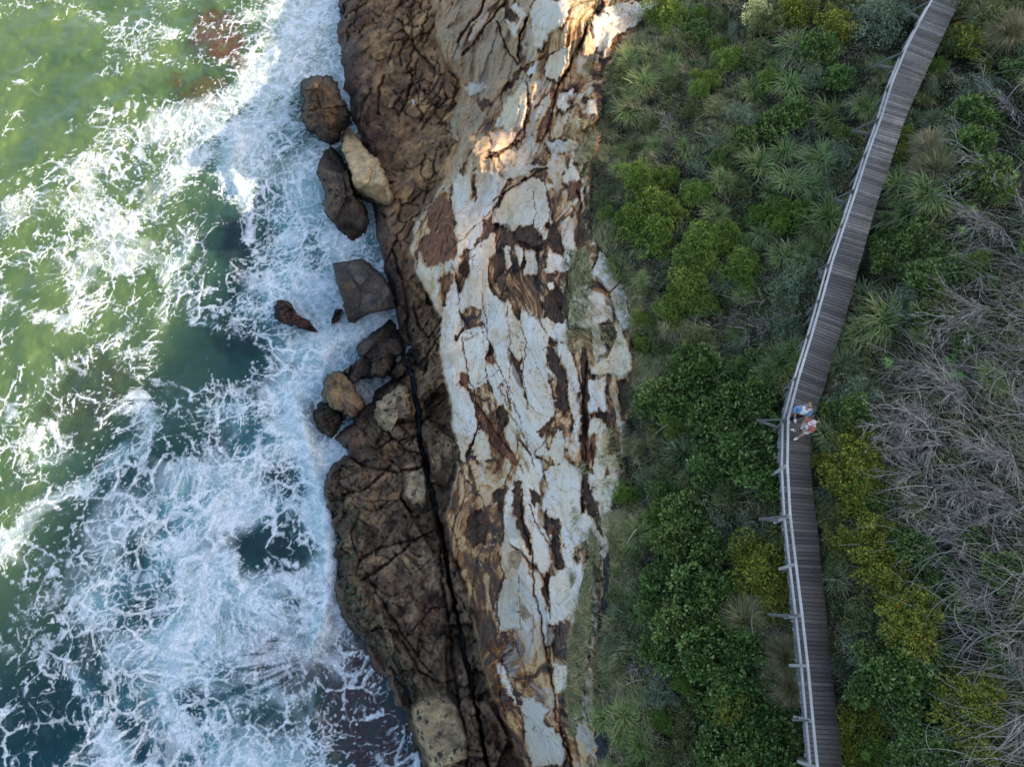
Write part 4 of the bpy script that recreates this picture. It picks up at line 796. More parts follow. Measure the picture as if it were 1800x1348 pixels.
# ------------------------------------------------------------------ plants
GAIN = 1.65
def leafmat(name, cols, tip=None, tipa=.45, rough=.6, spec=.25, var=.25):
    """colour varies leaf by leaf, plant by plant, and toward straw at the tips where the blade has dried"""
    m = NT(name); g = m.n("ShaderNodeNewGeometry").outputs['Random Per Island']
    c = m.ramp(g, *[(i / (len(cols) - 1), k) for i, k in enumerate(cols)])
    oi = m.n("ShaderNodeObjectInfo").outputs['Random']
    c = m.mix(m.math('MULTIPLY', oi, var * 2), c, m.mix(1, c, (.62, .66, .55), 'MULTIPLY'))
    c = m.mix(1, c, (2.15 * GAIN, 1.92 * GAIN, 1.9 * GAIN), "MULTIPLY"); hs = m.n("ShaderNodeHueSaturation"); m.set(hs.inputs['Color'], c); m.set(hs.inputs['Hue'], m.maprange(oi, 0, 1, .485, .515, smooth=False)); m.set(hs.inputs['Value'], m.maprange(m.noise(m.obj(), 2.3, 3), .3, .7, .75, 1.3)); c = hs.outputs[0]
    if tip: c = m.mix(m.math('MULTIPLY', m.maprange(m.attr('t'), tipa, 1.0), m.maprange(g, .2, .9, .2, 1)), c, tip)
    m.col(c); m.rough(rough); m.b.inputs['Specular IOR Level'].default_value = spec
    tr = m.n("ShaderNodeBsdfTranslucent"); m.set(tr.inputs[0], c); mx = m.n("ShaderNodeMixShader"); mx.inputs[0].default_value = .22
    m.t.links.new(m.b.outputs[0], mx.inputs[1]); m.t.links.new(tr.outputs[0], mx.inputs[2]); m.t.links.new(mx.outputs[0], m.out.inputs[0])
    return m.m
def twigmat(name, a, b):
    m = NT(name); g = m.n("ShaderNodeNewGeometry").outputs['Random Per Island']; m.col(m.mix(g, a, b)); m.rough(.9); return m.m
M_STRAP = leafmat("strappy leaves", [(.035, .055, .016), (.060, .095, .026), (.095, .125, .040)], (.24, .20, .12), .55, .5, .35)
M_STRAPD = leafmat("dark strappy leaves", [(.020, .034, .012), (.040, .062, .022), (.075, .095, .040)], (.16, .14, .08), .7, .45, .4)
M_DARK = leafmat("dark glossy leaves", [(.018, .036, .010), (.040, .070, .017), (.100, .140, .042)], None, .5, .42, .5)
M_BRIGHT = leafmat("bright fine leaves", [(.036, .060, .011), (.055, .092, .016), (.105, .140, .030)])
M_YEL = leafmat("yellow green leaves", [(.034, .052, .012), (.075, .092, .016), (.165, .170, .025)], None)
M_OLIVE = leafmat("olive leaves", [(.034, .046, .016), (.055, .072, .026), (.085, .100, .040)])
M_GREYG = leafmat("grey green leaves", [(.040, .058, .036), (.065, .090, .055), (.105, .130, .085)])
M_TAN = leafmat("tan wiry foliage", [(.060, .062, .028), (.095, .095, .045), (.135, .13, .070)])
M_PALE = leafmat("pale flowering leaves", [(.07, .11, .03), (.22, .22, .11), (.45, .42, .28)])
M_FERN = leafmat("fresh fern fronds", [(.09, .19, .035), (.13, .26, .05), (.17, .30, .07)])
M_GRASS = leafmat("combed grass", [(.045, .055, .022), (.090, .095, .042), (.17, .155, .085)], (.25, .22, .14), .6, .8, .1, .0)
M_TWIG = twigmat("bare grey twigs", (.11, .09, .07), (.60, .53, .45)); M_STEM = twigmat("brown stems", (.045, .034, .026), (.10, .08, .06))
M_CONE = leafmat("orange flower spikes", [(.20, .06, .012), (.30, .10, .02)])
def ribbons(P, w, nrm=None):
    """P (n,k,3) centre lines, w (n,k) widths -> verts, quads, t"""
    n, k, _ = P.shape; d = np.gradient(P, axis=1); d /= np.linalg.norm(d, axis=2, keepdims=True) + 1e-9
    s = np.cross(d, np.array([0, 0, 1.]) if nrm is None else nrm); s /= np.linalg.norm(s, axis=2, keepdims=True) + 1e-9
    s = s * (w[..., None] / 2); V = np.stack([P - s, P + s], 2).reshape(-1, 3); i = np.arange(n * k * 2).reshape(n, k, 2)
    q = np.stack([i[:, :-1, 0], i[:, :-1, 1], i[:, 1:, 1], i[:, 1:, 0]], -1).reshape(-1, 4)
    t = np.broadcast_to(np.linspace(0, 1, k)[None, :, None], (n, k, 2)).reshape(-1)
    return V, q, t
def leaves(pos, d, up, L, Wd):
    """diamond leaves folded along the middle"""
    n = len(pos); d = d / (np.linalg.norm(d, axis=1, keepdims=True) + 1e-9); s = np.cross(d, up); s /= np.linalg.norm(s, axis=1, keepdims=True) + 1e-9
    L = L[:, None]; Wd = Wd[:, None]
    V = np.stack([pos, pos + d * L * .5 - s * Wd / 2, pos + d * L, pos + d * L * .5 + s * Wd / 2], 1).reshape(-1, 3)
    return V, np.arange(4 * n).reshape(n, 4), np.tile([0, .5, 1, .5], n)
def tubes(P, r):
    """three sided twigs: P (n,k,3), r (n,k)"""
    n, k, _ = P.shape; d = np.gradient(P, axis=1); d /= np.linalg.norm(d, axis=2, keepdims=True) + 1e-9
    a = np.cross(d, np.array([.13, .21, .97])); a /= np.linalg.norm(a, axis=2, keepdims=True) + 1e-9; b = np.cross(d, a)
    V = np.stack([P + r[..., None] * (math.cos(2.094 * j) * a + math.sin(2.094 * j) * b) for j in range(3)], 2).reshape(-1, 3); i = np.arange(n * k * 3).reshape(n, k, 3)
    q = [np.stack([i[:, :-1, j], i[:, :-1, (j + 1) % 3], i[:, 1:, (j + 1) % 3], i[:, 1:, j]], -1).reshape(-1, 4) for j in range(3)]
    return V, np.vstack(q)
def unit(n, r): v = r.normal(size=(n, 3)); return v / np.linalg.norm(v, axis=1, keepdims=True)
def strap_mesh(seed, n=230, R=1.0, droop=.75, w=.026, mat=None, k=6):
    r = np.random.default_rng(seed); az = r.uniform(0, 6.283, n); reach = R * r.uniform(.25, 1.0, n) ** .8; ht = R * r.uniform(.35, .75, n); t = np.linspace(0, 1, k)[None]
    az2 = az[:, None] + (r.normal(size=(n, 1)) * .35) * t
    rad = .10 * R * r.random((n, 1)) + reach[:, None] * t ** 1.15; z = ht[:, None] * (1.9 * t - (1.15 + droop * .4 * r.random((n, 1))) * t * t)
    P = np.stack([rad * np.cos(az2), rad * np.sin(az2), z], -1); P[..., 0] += r.normal(size=(n, 1)) * .09 * R; P[..., 1] += r.normal(size=(n, 1)) * .09 * R
    wd = w * R * r.uniform(.7, 1.3, (n, 1)) * np.interp(t, [0, .5, 1], [.8, 1, .12])
    return ribbons(P, wd)
def crown_mesh(seed, R, lobes, per, leaf, asp=.5, flat=.62, fuzz=.35, up=.5):
    r = np.random.default_rng(seed); c = unit(lobes, r); c[:, 2] = np.abs(c[:, 2]); c *= (R * r.uniform(.25, .80, (lobes, 1))); c[:, 2] *= flat; lr = R * r.uniform(.13, .30, lobes)
    k = np.repeat(np.arange(lobes), per); n = unit(len(k), r); n[:, 2] = n[:, 2] * .8 + .25; n /= np.linalg.norm(n, axis=1, keepdims=True)
    sh = r.uniform(.55, 1.0, len(k)) ** .5; pos = c[k] + n * (lr[k] * sh)[:, None]; pos[:, 2] += R * .22
    ang = np.arctan2(pos[:, 1], pos[:, 0]); d = n * (.6 + up) + unit(len(k), r) * fuzz * 2 ; d[:, 2] += .25
    L = leaf * r.uniform(.6, 1.25, len(k)); return leaves(pos, d, unit(len(k), r) + n * .8, L, L * asp), c, lr
def branch_mesh(seed, R, n0=7, depth=3, spread_=.7, bend=.25, r0=.028, flat=.45, dirn=None):
    r = np.random.default_rng(seed); P, Q = [], []
    def grow(p, d, L, rad, lev):
        k = 7; pts = [p]; 
        for i in range(k - 1): d = d + r.normal(size=3) * bend * .5; d[2] = d[2] * .9; d = d / np.linalg.norm(d); pts.append(pts[-1] + d * L / (k - 1))
        P.append(pts); Q.append(np.linspace(rad, rad * .45, k))
        if lev < depth:
            for j in range(r.integers(3, 5)):
                i = r.integers(1, k); dd = d + r.normal(size=3) * spread_; dd[2] = dd[2] * .6 + .05; grow(pts[i], dd / np.linalg.norm(dd), L * r.uniform(.5, .75), rad * .55, lev + 1)
    for i in range(n0):
        a = r.uniform(0, 6.283) if dirn is None else dirn + r.normal() * .35; d = np.array([math.cos(a), math.sin(a), flat * r.uniform(.3, 1.6)]); grow(np.array([0., 0, 0]), d / np.linalg.norm(d), R * r.uniform(.4, .7), r0, 1)
    return tubes(np.array(P), np.array(Q))
def cat(*vs):
    V = np.vstack([a[0] for a in vs]); o = np.cumsum([0] + [len(a[0]) for a in vs[:-1]]); q = np.vstack([a[1] + k for a, k in zip(vs, o)])
    t = np.concatenate([a[2] if len(a) > 2 else np.zeros(len(a[0])) for a in vs]); return V, q, t
def part(name, a, mat): 
    o = np_mesh(name, a[0], a[1], mat, False, dict(t=a[2]) if len(a) > 2 else None); C.objects.unlink(o); return o
PROTO = {}
def proto(kind, fn, n, seed):
    PROTO[kind] = [fn(seed + i) for i in range(n)]
def p_strap(dark):
    def f(s): return [part("blades", strap_mesh(s, 250 if not dark else 200, 1.0, droop=.5 + (s % 5) * .25, w=(.034 if not dark else .044)), M_STRAPD if dark else M_STRAP)]
    return f
def p_crown(mat, leaf, lobes, per, asp=.5, flat=.62, fuzz=.35, cones=0):
    def f(s):
        a, c, lr = crown_mesh(s, 1.0, lobes, per, leaf, asp, flat, fuzz); out = [part("foliage", a, mat)]
        r = np.random.default_rng(s); st = []
        for i in range(lobes): e = c[i] + np.array([0, 0, .2]); st.append([e * t + np.array([0, 0, -.15 * (1 - t)]) + r.normal(size=3) * .02 for t in np.linspace(0, 1, 5)])
        out.append(part("stems", tubes(np.array(st), np.linspace(.022, .008, 5)[None].repeat(lobes, 0)), M_STEM))
        for i in range(cones):
            k = r.integers(0, lobes); n = unit(1, r)[0]; n[2] = abs(n[2]) + .6; n /= np.linalg.norm(n); p = c[k] + n * lr[k] * .95 + np.array([0, 0, .24])
            out.append(part("flower_spike", tubes(np.array([[p + np.array([0, 0, 1]) * t for t in np.linspace(0, .08, 4)]]), np.array([[.014, .024, .022, .008]])), M_CONE))
        return out
    return f
def p_shaggy(s):
    r = np.random.default_rng(s); n = 1900; c = unit(n, r); c[:, 2] = np.abs(c[:, 2]); base = c * np.array([.45, .45, .38]) * r.uniform(.4, 1, (n, 1)); base[:, 2] += .1
    t = np.linspace(0, 1, 4)[None, :, None]; d = c + r.normal(size=(n, 3)) * .25 + np.array([-.1, .45, .1]); d /= np.linalg.norm(d, axis=1, keepdims=True)
    P = base[:, None] + d[:, None] * t * r.uniform(.3, .62, (n, 1, 1)); P[..., 2] -= (t[..., 0] ** 2) * .16
    return [part("foliage", ribbons(P, .016 * np.ones((n, 4)) * np.interp(np.linspace(0, 1, 4), [0, 1], [1, .3])), M_TAN), part("stems", branch_mesh(s, .8, 6, 2), M_STEM)]
def p_dead(s): return [part("twigs", branch_mesh(s, 1.0, 8, 4, .75, .35, .020), M_TWIG)]
def p_fallen(s): return [part("twigs", branch_mesh(s, 1.55, 8, 4, .34, .20, .030, .12, 0.0), M_TWIG)]
def p_fern(s):
    r = np.random.default_rng(s); out = []
    for i in range(7):
        a = i / 7 * 6.283 + r.normal() * .3; L = r.uniform(.6, 1); k = 22; t = np.linspace(.1, 1, k); cx = np.stack([np.cos(a) * t * L, np.sin(a) * t * L, .35 + .3 * t - .45 * t * t], -1)
        for sg in (-1, 1):
            d = np.stack([np.full(k, -math.sin(a) * sg + math.cos(a) * .35), np.full(k, math.cos(a) * sg + math.sin(a) * .35), np.full(k, -.1)], -1)
            Lf = .30 * L * (1.05 - t) + .03; out.append(leaves(cx, d, np.array([[0, 0, 1.]]).repeat(k, 0), Lf, Lf * .3))
    return [part("fronds", cat(*out), M_FERN), part("stems", tubes(np.array([[[0, 0, -.1], [0, 0, .1], [0, 0, .38]]]), np.array([[.02, .02, .01]])), M_STEM)]
proto('strap', p_strap(False), 8, 100); proto('strapd', p_strap(True), 3, 130)
proto('dark', p_crown(M_DARK, .125, 34, 90, .62), 4, 200); proto('bright', p_crown(M_BRIGHT, .070, 34, 190, .5, .6, .5), 3, 230)
proto('yellow', p_crown(M_YEL, .092, 38, 120, .46, .62, .45, 3), 3, 260); proto('olive', p_crown(M_OLIVE, .075, 30, 120, .5), 3, 290)
proto('greyg', p_crown(M_GREYG, .070, 28, 110, .45, .6, .5), 3, 320); proto('pale', p_crown(M_PALE, .10, 26, 70, .5), 1, 350)
proto('shaggy', p_shaggy, 2, 380); proto('dead', p_dead, 4, 400); proto('fallen', p_fallen, 4, 430); proto('fern', p_fern, 3, 460)
KIND = {'strap': ("strappy_plant", "strappy plant", "olive strappy plant"), 'strapd': ("strappy_plant", "strappy plant", "dark green strappy plant"),
        'dark': ("leafy_shrub", "shrub", "dark glossy shrub"), 'bright': ("round_shrub", "shrub", "bright green fine shrub"), 'yellow': ("flowering_shrub", "shrub", "yellow green flowering shrub"),
        'olive': ("leafy_shrub", "shrub", "olive leafy shrub"), 'greyg': ("leafy_shrub", "shrub", "grey green shrub"), 'pale': ("flowering_shrub", "shrub", "cream flowering shrub"),
        'shaggy': ("wiry_shrub", "shrub", "shaggy tan wiry shrub"), 'dead': ("bare_shrub", "dead shrub", "bare grey dead shrub"), 'fallen': ("fallen_branch", "branch", "fallen grey branch"), 'fern': ("fern", "fern", "bright green fern")}
GROUP = {k: KIND[k][2].replace(" shrub", " shrubs").replace(" plant", " plants").replace(" branch", " branches").replace("fern", "ferns") + " on the slope" for k in KIND}
# plants seen in the photograph: kind, u, v, radius in pixels
PL = [('bright',1162,40,40),('bright',1283,118,34),('bright',1240,150,26),('bright',1228,168,24),('bright',1262,84,20),('bright',1120,330,40),('bright',1165,375,46),('bright',1110,398,46),('bright',1150,425,50),('bright',1068,385,20),('bright',1228,350,34),
 ('bright',1232,440,46),('bright',1275,425,34),('bright',1215,505,40),('bright',1180,548,34),('bright',1237,540,30),('bright',1190,520,30),('bright',1127,562,19),('bright',1129,612,26),('bright',1305,480,40),('bright',1390,395,34),('bright',1360,370,30),
 ('olive',1330,110,30),('olive',1345,60,34),('yellow',1390,35,36),('yellow',1460,60,40),('olive',1430,25,34),('pale',1322,32,30),('greyg',1530,55,46),('greyg',1565,30,30),('olive',1490,20,34),('dark',1430,95,34),('dark',1475,150,30),('dead',1365,80,34),('dead',1395,72,30),('dead',1340,95,26),
 ('strap',1388,155,36),('strap',1448,215,42),('strap',1522,196,32),('strap',1315,165,30),('strap',1440,90,30),('strap',1325,300,40),('strap',1378,275,28),('strap',1440,290,38),('strap',1420,330,32),('strap',1385,330,34),('strap',1358,345,30),('strap',1225,350,26),('strap',1265,320,26),('strap',1395,85,34),
 ('strap',1545,125,22),('strap',1455,385,38),('strap',1425,405,34),('strap',1445,440,30),('strap',1340,415,26),('strap',1375,455,30),('greyg',1300,215,30),('greyg',1400,250,34),('dark',1395,215,34),('dark',1355,235,32),('greyg',1475,285,30),('dead',1465,310,34),('dead',1340,200,30),('dead',1180,220,36),('dead',1255,210,28),('dead',1210,255,20),('dead',1500,100,30),('dead',1490,270,24),
 ('strap',1100,200,30),('strap',1130,150,30),('strap',1180,120,26),('strap',1200,270,26),('strap',1150,260,22),('strap',1105,110,24),('greyg',1415,505,46),('greyg',1370,520,36),('greyg',1440,560,34),('greyg',1380,595,34),('dead',1320,590,40),('dead',1355,575,40),('dead',1300,560,30),('dead',1385,560,24),('dead',1180,590,30),('dead',1225,575,26),('dead',1170,470,28),('dead',1195,365,22),
 ('strap',1088,480,30),('strap',1370,640,34),('strap',1395,620,26),('strap',1350,670,30),('strap',1300,590,24),('strap',1235,610,24),('dark',1225,650,40),('dark',1265,690,46),('dark',1300,720,44),('dark',1245,740,46),('dark',1290,770,46),('dark',1340,760,36),('dark',1310,815,46),('dark',1255,830,42),('dark',1350,850,34),('dark',1165,700,36),('dark',1140,720,26),('dark',1200,720,34),('bright',1180,745,26),
 ('olive',1230,600,34),('dark',1210,690,34),('dark',1330,700,34),('strapd',1345,795,30),('strapd',1365,830,30),('strapd',1200,800,40),('strapd',1225,770,26),('olive',1150,775,26),('olive',1175,830,30),('bright',1100,875,26),('bright',1165,905,32),('strap',1118,940,34),('greyg',1290,935,40),('dead',1320,900,34),('dead',1335,880,26),
 ('dark',1215,905,44),('dark',1190,960,44),('dark',1240,970,44),('dark',1160,1020,40),('dark',1210,1030,46),('dark',1260,1040,44),('dark',1240,1090,44),('dark',1190,1090,44),('dark',1150,1080,30),('dark',1175,1150,38),('dark',1230,1150,46),('yellow',1320,975,36),('yellow',1350,1005,42),('yellow',1315,1030,42),('yellow',1350,1055,36),('yellow',1258,1075,24),
 ('dead',1155,975,22),('dead',1150,1180,36),('dead',1120,1170,30),('shaggy',1310,1085,44),('shaggy',1280,1110,34),('shaggy',1375,1150,42),('shaggy',1385,1205,42),('shaggy',1362,1185,34),('strapd',1365,930,36),('strapd',1380,1060,30),('strapd',1375,975,26),('dark',1305,1140,38),('dark',1335,1180,34),('dark',1280,1190,46),('yellow',1290,1230,38),('bright',1205,1195,24),('olive',1205,1250,34),('bright',1160,1265,28),
 ('dark',1320,1240,44),('dark',1350,1290,44),('dark',1300,1290,44),('dark',1250,1300,44),('dark',1365,1250,34),('dark',1385,1320,34),('dark',1230,1230,34),('dead',1370,1270,24),('dead',1230,1310,20),('strap',1060,1260,28),('strap',1095,1255,32),('strap',1090,1290,28),('strap',1125,1230,22),('strap',1120,1310,30),('greyg',1160,1220,34),('dark',1290,1345,44),('dark',1350,1350,40),('yellow',1340,1345,24),('olive',1200,1310,34),
 # inland of the boardwalk
 ('olive',1700,30,50),('olive',1760,30,50),('olive',1660,90,40),('yellow',1690,90,38),('olive',1740,85,50),('shaggy',1770,60,40),('shaggy',1730,40,36),('strap',1735,130,40),('dead',1675,130,24),('bright',1640,125,22),('strap',1620,180,26),('strapd',1600,210,22),('greyg',1690,180,36),('dark',1700,215,40),('greyg',1730,170,30),('shaggy',1635,265,40),('shaggy',1645,300,40),('shaggy',1625,300,30),('bright',1590,250,24),('bright',1582,285,24),('yellow',1595,275,18),
 ('strap',1575,330,34),('strap',1625,350,46),('strap',1600,385,44),('strap',1565,390,32),('strap',1645,375,30),('dark',1700,280,44),('dark',1730,320,40),('greyg',1670,250,30),('dark',1600,430,36),('dark',1560,440,30),('dark',1545,460,30),('bright',1690,370,20),('bright',1755,350,30),('olive',1640,430,40),('dark',1650,490,44),('dark',1620,510,36),('dark',1680,490,34),('greyg',1555,475,24),('olive',1590,470,34),
 ('strap',1545,565,52),('strap',1515,590,36),('strap',1500,620,30),('strapd',1480,640,28),('strapd',1515,520,30),('strapd',1490,580,24),('greyg',1505,700,40),('greyg',1475,715,34),('dark',1500,725,34),('dark',1455,730,24),('olive',1515,665,30),('strapd',1448,770,30),('strapd',1430,790,20),
 ('yellow',1490,780,36),('yellow',1510,810,40),('yellow',1480,830,40),('yellow',1515,850,36),('yellow',1490,880,36),('yellow',1445,820,24),('greyg',1450,870,24),('olive',1455,910,26),('yellow',1480,950,30),('yellow',1535,940,40),('yellow',1560,985,42),('yellow',1520,990,42),('yellow',1540,1010,36),('strapd',1470,1015,28),('olive',1475,985,24),
 ('yellow',1575,1050,40),('yellow',1610,1080,44),('yellow',1570,1100,42),('yellow',1600,1130,38),('olive',1500,1090,36),('greyg',1505,1140,36),('greyg',1480,1170,28),('dark',1530,1150,38),('dark',1560,1180,44),('dark',1520,1200,40),('dark',1600,1190,44),('dark',1640,1150,34),('dead',1530,1075,28),('dead',1480,1105,20),('greyg',1520,1170,30),
 ('yellow',1680,1220,42),('yellow',1715,1240,44),('yellow',1670,1270,40),('yellow',1720,1290,42),('yellow',1740,1220,34),('olive',1690,1250,34),('dark',1600,1240,36),('dark',1590,1280,38),('dark',1560,1240,34),('yellow',1500,1280,34),('yellow',1540,1270,36),('yellow',1510,1320,38),('bright',1545,1330,34),('bright',1490,1345,30),('olive',1525,1300,30),
 ('dead',1560,1330,30),('dead',1590,1330,28),('dark',1640,1320,38),('dark',1600,1345,34),('greyg',1780,1180,30),('strapd',1760,1180,30),
 ('bright',1590,1050,20),('strap',1580,840,26),('strap',1740,670,34),('strap',1690,600,24),('dark',1690,590,30),('dark',1670,570,24),('bright',1720,470,26),('dark',1760,1000,34),('dark',1700,950,30),('olive',1640,920,34),('olive',1610,900,34),('dark',1600,960,34),('dark',1640,1010,40),('dark',1690,1060,36),('olive',1760,1100,34),('dark',1750,1150,30),
 ('fern',1560,640,13),('fern',1575,648,9),('fern',1668,640,14),('fern',1660,660,12),('fern',1680,665,16),('fern',1675,630,10),('fern',1690,410,16),('fern',1715,400,12),('fern',1710,370,12),('fern',1708,1048,18),('fern',1680,1085,14),('fern',1718,1082,13),('fern',1720,1105,14),('fern',1700,1080,10),('fern',1775,905,14),('fern',1250,135,12),('fern',1460,120,10),
 ('fallen',1640,720,60),('fallen',1700,690,60),('fallen',1600,740,56),('fallen',1660,780,60),('fallen',1730,760,60),('fallen',1780,800,60),('fallen',1700,840,60),('fallen',1620,830,50),('fallen',1750,880,60),('fallen',1590,880,46),('fallen',1650,880,50),('fallen',1720,930,60),('fallen',1780,960,56),('fallen',1700,1000,56),('fallen',1650,1050,50),('fallen',1760,1060,56),('fallen',1680,1120,44),('fallen',1790,1120,50),
 ('fallen',1760,400,60),('fallen',1700,460,60),('fallen',1780,480,60),('fallen',1740,540,60),('fallen',1790,600,60),('fallen',1700,550,56),('fallen',1780,700,60),('fallen',1660,600,46),('fallen',1770,300,56),('fallen',1720,250,40),('fallen',1790,200,50),('fallen',1680,480,46),('fallen',1620,640,46),('fallen',1790,1250,44),('fallen',1790,880,50)]
DESC_ORD = ["first", "second", "third", "fourth", "fifth", "sixth", "seventh", "eighth", "ninth", "tenth", "eleventh", "twelfth", "thirteenth"]
ROW_V = [62, 170, 290, 410, 535, 670, 825, 995, 1172]; ROWN = ["first", "second", "third", "fourth", "fifth", "sixth", "seventh", "eighth", "ninth", "tenth"]
def deck_u(v): return np.interp(v, [p[1] for p in DK_L], [p[0] for p in DK_L]) + 30
ROT_FALL = {}
def plant_out():
    r = np.random.default_rng(5); items = list(PL)
    # fill the gaps between the traced plants with more of the same, so that no ground is bare
    occ = [(u, v, rad) for _, u, v, rad in items]
    def fits(u, v, rad, k=.62): return all((u - a) ** 2 + (v - b) ** 2 > (k * (rad + c)) ** 2 for a, b, c in occ)
    for _ in range(2600):
        if len(items) > 470: break
        v = r.uniform(-25, 1375); u = r.uniform(at(cC, v) + 24, 1825); d = deck_u(v); seaward = u < d
        if abs(u - d) < 52: continue
        if seaward:
            k = r.choice(['strap', 'dark', 'bright', 'greyg', 'olive', 'dead'], p=[.18, .08, .24, .20, .20, .10] if v < 600 else [.08, .38, .12, .12, .20, .10]); rad = r.uniform(18, 32)
            if u - at(cC, v) < 70 and v > 0: k = r.choice(['strap', 'olive', 'greyg', 'dead']); rad = r.uniform(13, 22)
        else:
            k = r.choice(['strap', 'dark', 'olive', 'greyg', 'fallen', 'dead', 'strapd'], p=[.14, .22, .16, .14, .18, .08, .08]); rad = r.uniform(20, 36)
        if k == 'fallen' and (v > 1130 or v < 180): continue
        if k == 'fallen': rad = 44
        if fits(u, v, rad): items.append((k, u, v, rad)); occ.append((u, v, rad))
    U = np.array([i[1] for i in items], float); V = np.array([i[2] for i in items], float); Z = land(U, V)
    rank = {}
    for n, (k, u, v, rad) in enumerate(items):
        side = 'seaward' if u < deck_u(v) else 'inland'; row = int(np.searchsorted(ROW_V, v)); rank.setdefault((KIND[k][2], side, row), []).append((abs(u - deck_u(v)), n))
    lab = {}
    for (desc, side, row), l in rank.items():
        for i, (_, n) in enumerate(sorted(l)):
            lab[n] = "%s, %s %s of the boardwalk at its %s brace" % (desc, DESC_ORD[min(i, 12)] if len(l) > 1 else "only one", side, ROWN[row])
    for n, (k, u, v, rad) in enumerate(items):
        var = PROTO[k][int(r.integers(len(PROTO[k])))]; nm, cat_, _ = KIND[k]
        p = world_at(U[n], V[n], Z[n]); depth = CAM_H - Z[n]; S = rad / F * depth / float(-ray(u, v)[2]) * {'strap': 1.28, 'strapd': 1.3, 'dead': 1.05, 'fern': 1.25, 'fallen': 1.05}.get(k, 1.28)
        sink = .10 if k not in ('fern', 'fallen') else 0
        root = empty(nm, (p[0], p[1], Z[n] - sink * S)); a = r.uniform(0, 6.28)
        if k == 'fallen': a = r.choice([math.radians(200), math.radians(165), math.radians(230), math.radians(20), math.radians(-20)]) + r.normal() * .25
        if k == 'shaggy': a = r.normal() * .4
        tiltdir = r.normal() * .08
        root.rotation_euler = (tiltdir, -.18 + r.normal() * .08, a); root.scale = (S * r.uniform(.9, 1.1), S * r.uniform(.9, 1.1), S * r.uniform(.95, 1.3))
        tag(root, lab[n], cat_, GROUP[k])
        for q in var:
            c = q.copy(); C.objects.link(c); c.parent = root
    return occ
OCC = plant_out()
# ------------------------------------------------------------------ ground cover nobody could count
def scatter(n, fn, seed):
    """n random photograph positions kept with probability fn(u, v)"""
    r = np.random.default_rng(seed); U = np.empty(0); V = np.empty(0)
    while len(U) < n:
        v = r.uniform(-60, 1410, 60000); u = r.uniform(1000, 1880, 60000); k = r.random(60000) < fn(u, v); U = np.r_[U, u[k]]; V = np.r_[V, v[k]]
    U, V = U[:n], V[:n]; Z = land(U, V); return U, V, world_at(U, V, Z), r
def off_deck(u, v, m=0): d = deck_u(v) + 2; return np.abs(u - d) > 34 + m
def in_wet(u, v): return poly_sd(u, v, c3(790,200, 850,260, 860,560, 830,660, 790,720, 765,870, 760,760, 790,660, 775,520, 810,430, 820,330)) > -3
def in_wet2(u, v): return poly_sd(u, v, c3(725,1010, 750,1090, 780,1130, 860,1200, 840,1290, 780,1348, 690,1348, 700,1200, 700,1150, 735,1100)) > -3
def grass_w(u, v):
    e = u - at(cC, v); w = .8 * np.exp(-np.clip(e - 20, 0, None) / 40) * (e > 2) + .16 * (v < 350) * (u < 1240) * (e > 0) + .05 * (e > 0)
    w = w + .9 * (np.hypot(u - 1290, v - 215) < 60) + .8 * (np.hypot((u - 1090) / 1.2, v - 290) < 60) + .3 * (fbm(u / 60, v / 60, 3, 33) > .60)
    strip = poly_sd(u, v, STRIP)
    patch = poly_sd(u, v, c3(545,430, 600,400, 640,385, 680,430, 680,480, 620,500, 570,520, 545,490)); t2 = poly_sd(u, v, c2(745,110, 850,130, 870,240, 850,330, 835,440, 780,490, 765,560, 742,520, 740,400, 735,250))
    w = np.maximum(w, 1.0 * (strip > -2)); w = np.maximum(w, (patch > 0) * .9); w = np.maximum(w, (t2 > 0) * .55)
    return np.where(off_deck(u, v) & ~in_wet(u, v) & ~in_wet2(u, v), np.clip(w, 0, 1) * (u < 1560) + .06 * (u > 1500), 0)
def build_grass():
    U, V, P, r = scatter(120000, grass_w, 1); n = len(U)
    a = 2.0 + 3.4 * (fbm(P[:, 0] * .30, P[:, 1] * .30, 3, 44) - .5) * 2 + r.normal(size=n) * .32
    cl = (fbm(P[:, 0] * 1.1, P[:, 1] * 1.1, 2, 45) - .35) * 1.5; L = r.uniform(.22, .55, n) * np.clip(cl + .5, .5, 1.2); t = np.linspace(0, 1, 4)[None]
    lean = r.uniform(.5, 1.0, n)[:, None]; rad = L[:, None] * lean * t ** 1.2; z = L[:, None] * (1.0 * t - .72 * t * t) + np.clip(cl, 0, 1)[:, None] * .12
    Pb = P[:, None] + np.stack([np.cos(a)[:, None] * rad, np.sin(a)[:, None] * rad, z - .03], -1); w = r.uniform(.012, .022, (n, 1)) * np.array([[1, .9, .7, .2]])
    v, q, tt = ribbons(Pb, w); tag(np_mesh("grass", v, q, M_GRASS, False, dict(t=tt)), "grey green and straw coloured grass combed over the cliff top", "grass", kind='stuff')
def cover_w(u, v):
    e = u - at(cC, v); return np.where(off_deck(u, v, -2) & (e > 14) & ~in_wet(u, v) & ~in_wet2(u, v), .35 + .65 * (fbm(u / 45, v / 45, 3, 55) > .48), 0) * np.where((u > 1560) & (v > 560), .55, 1)
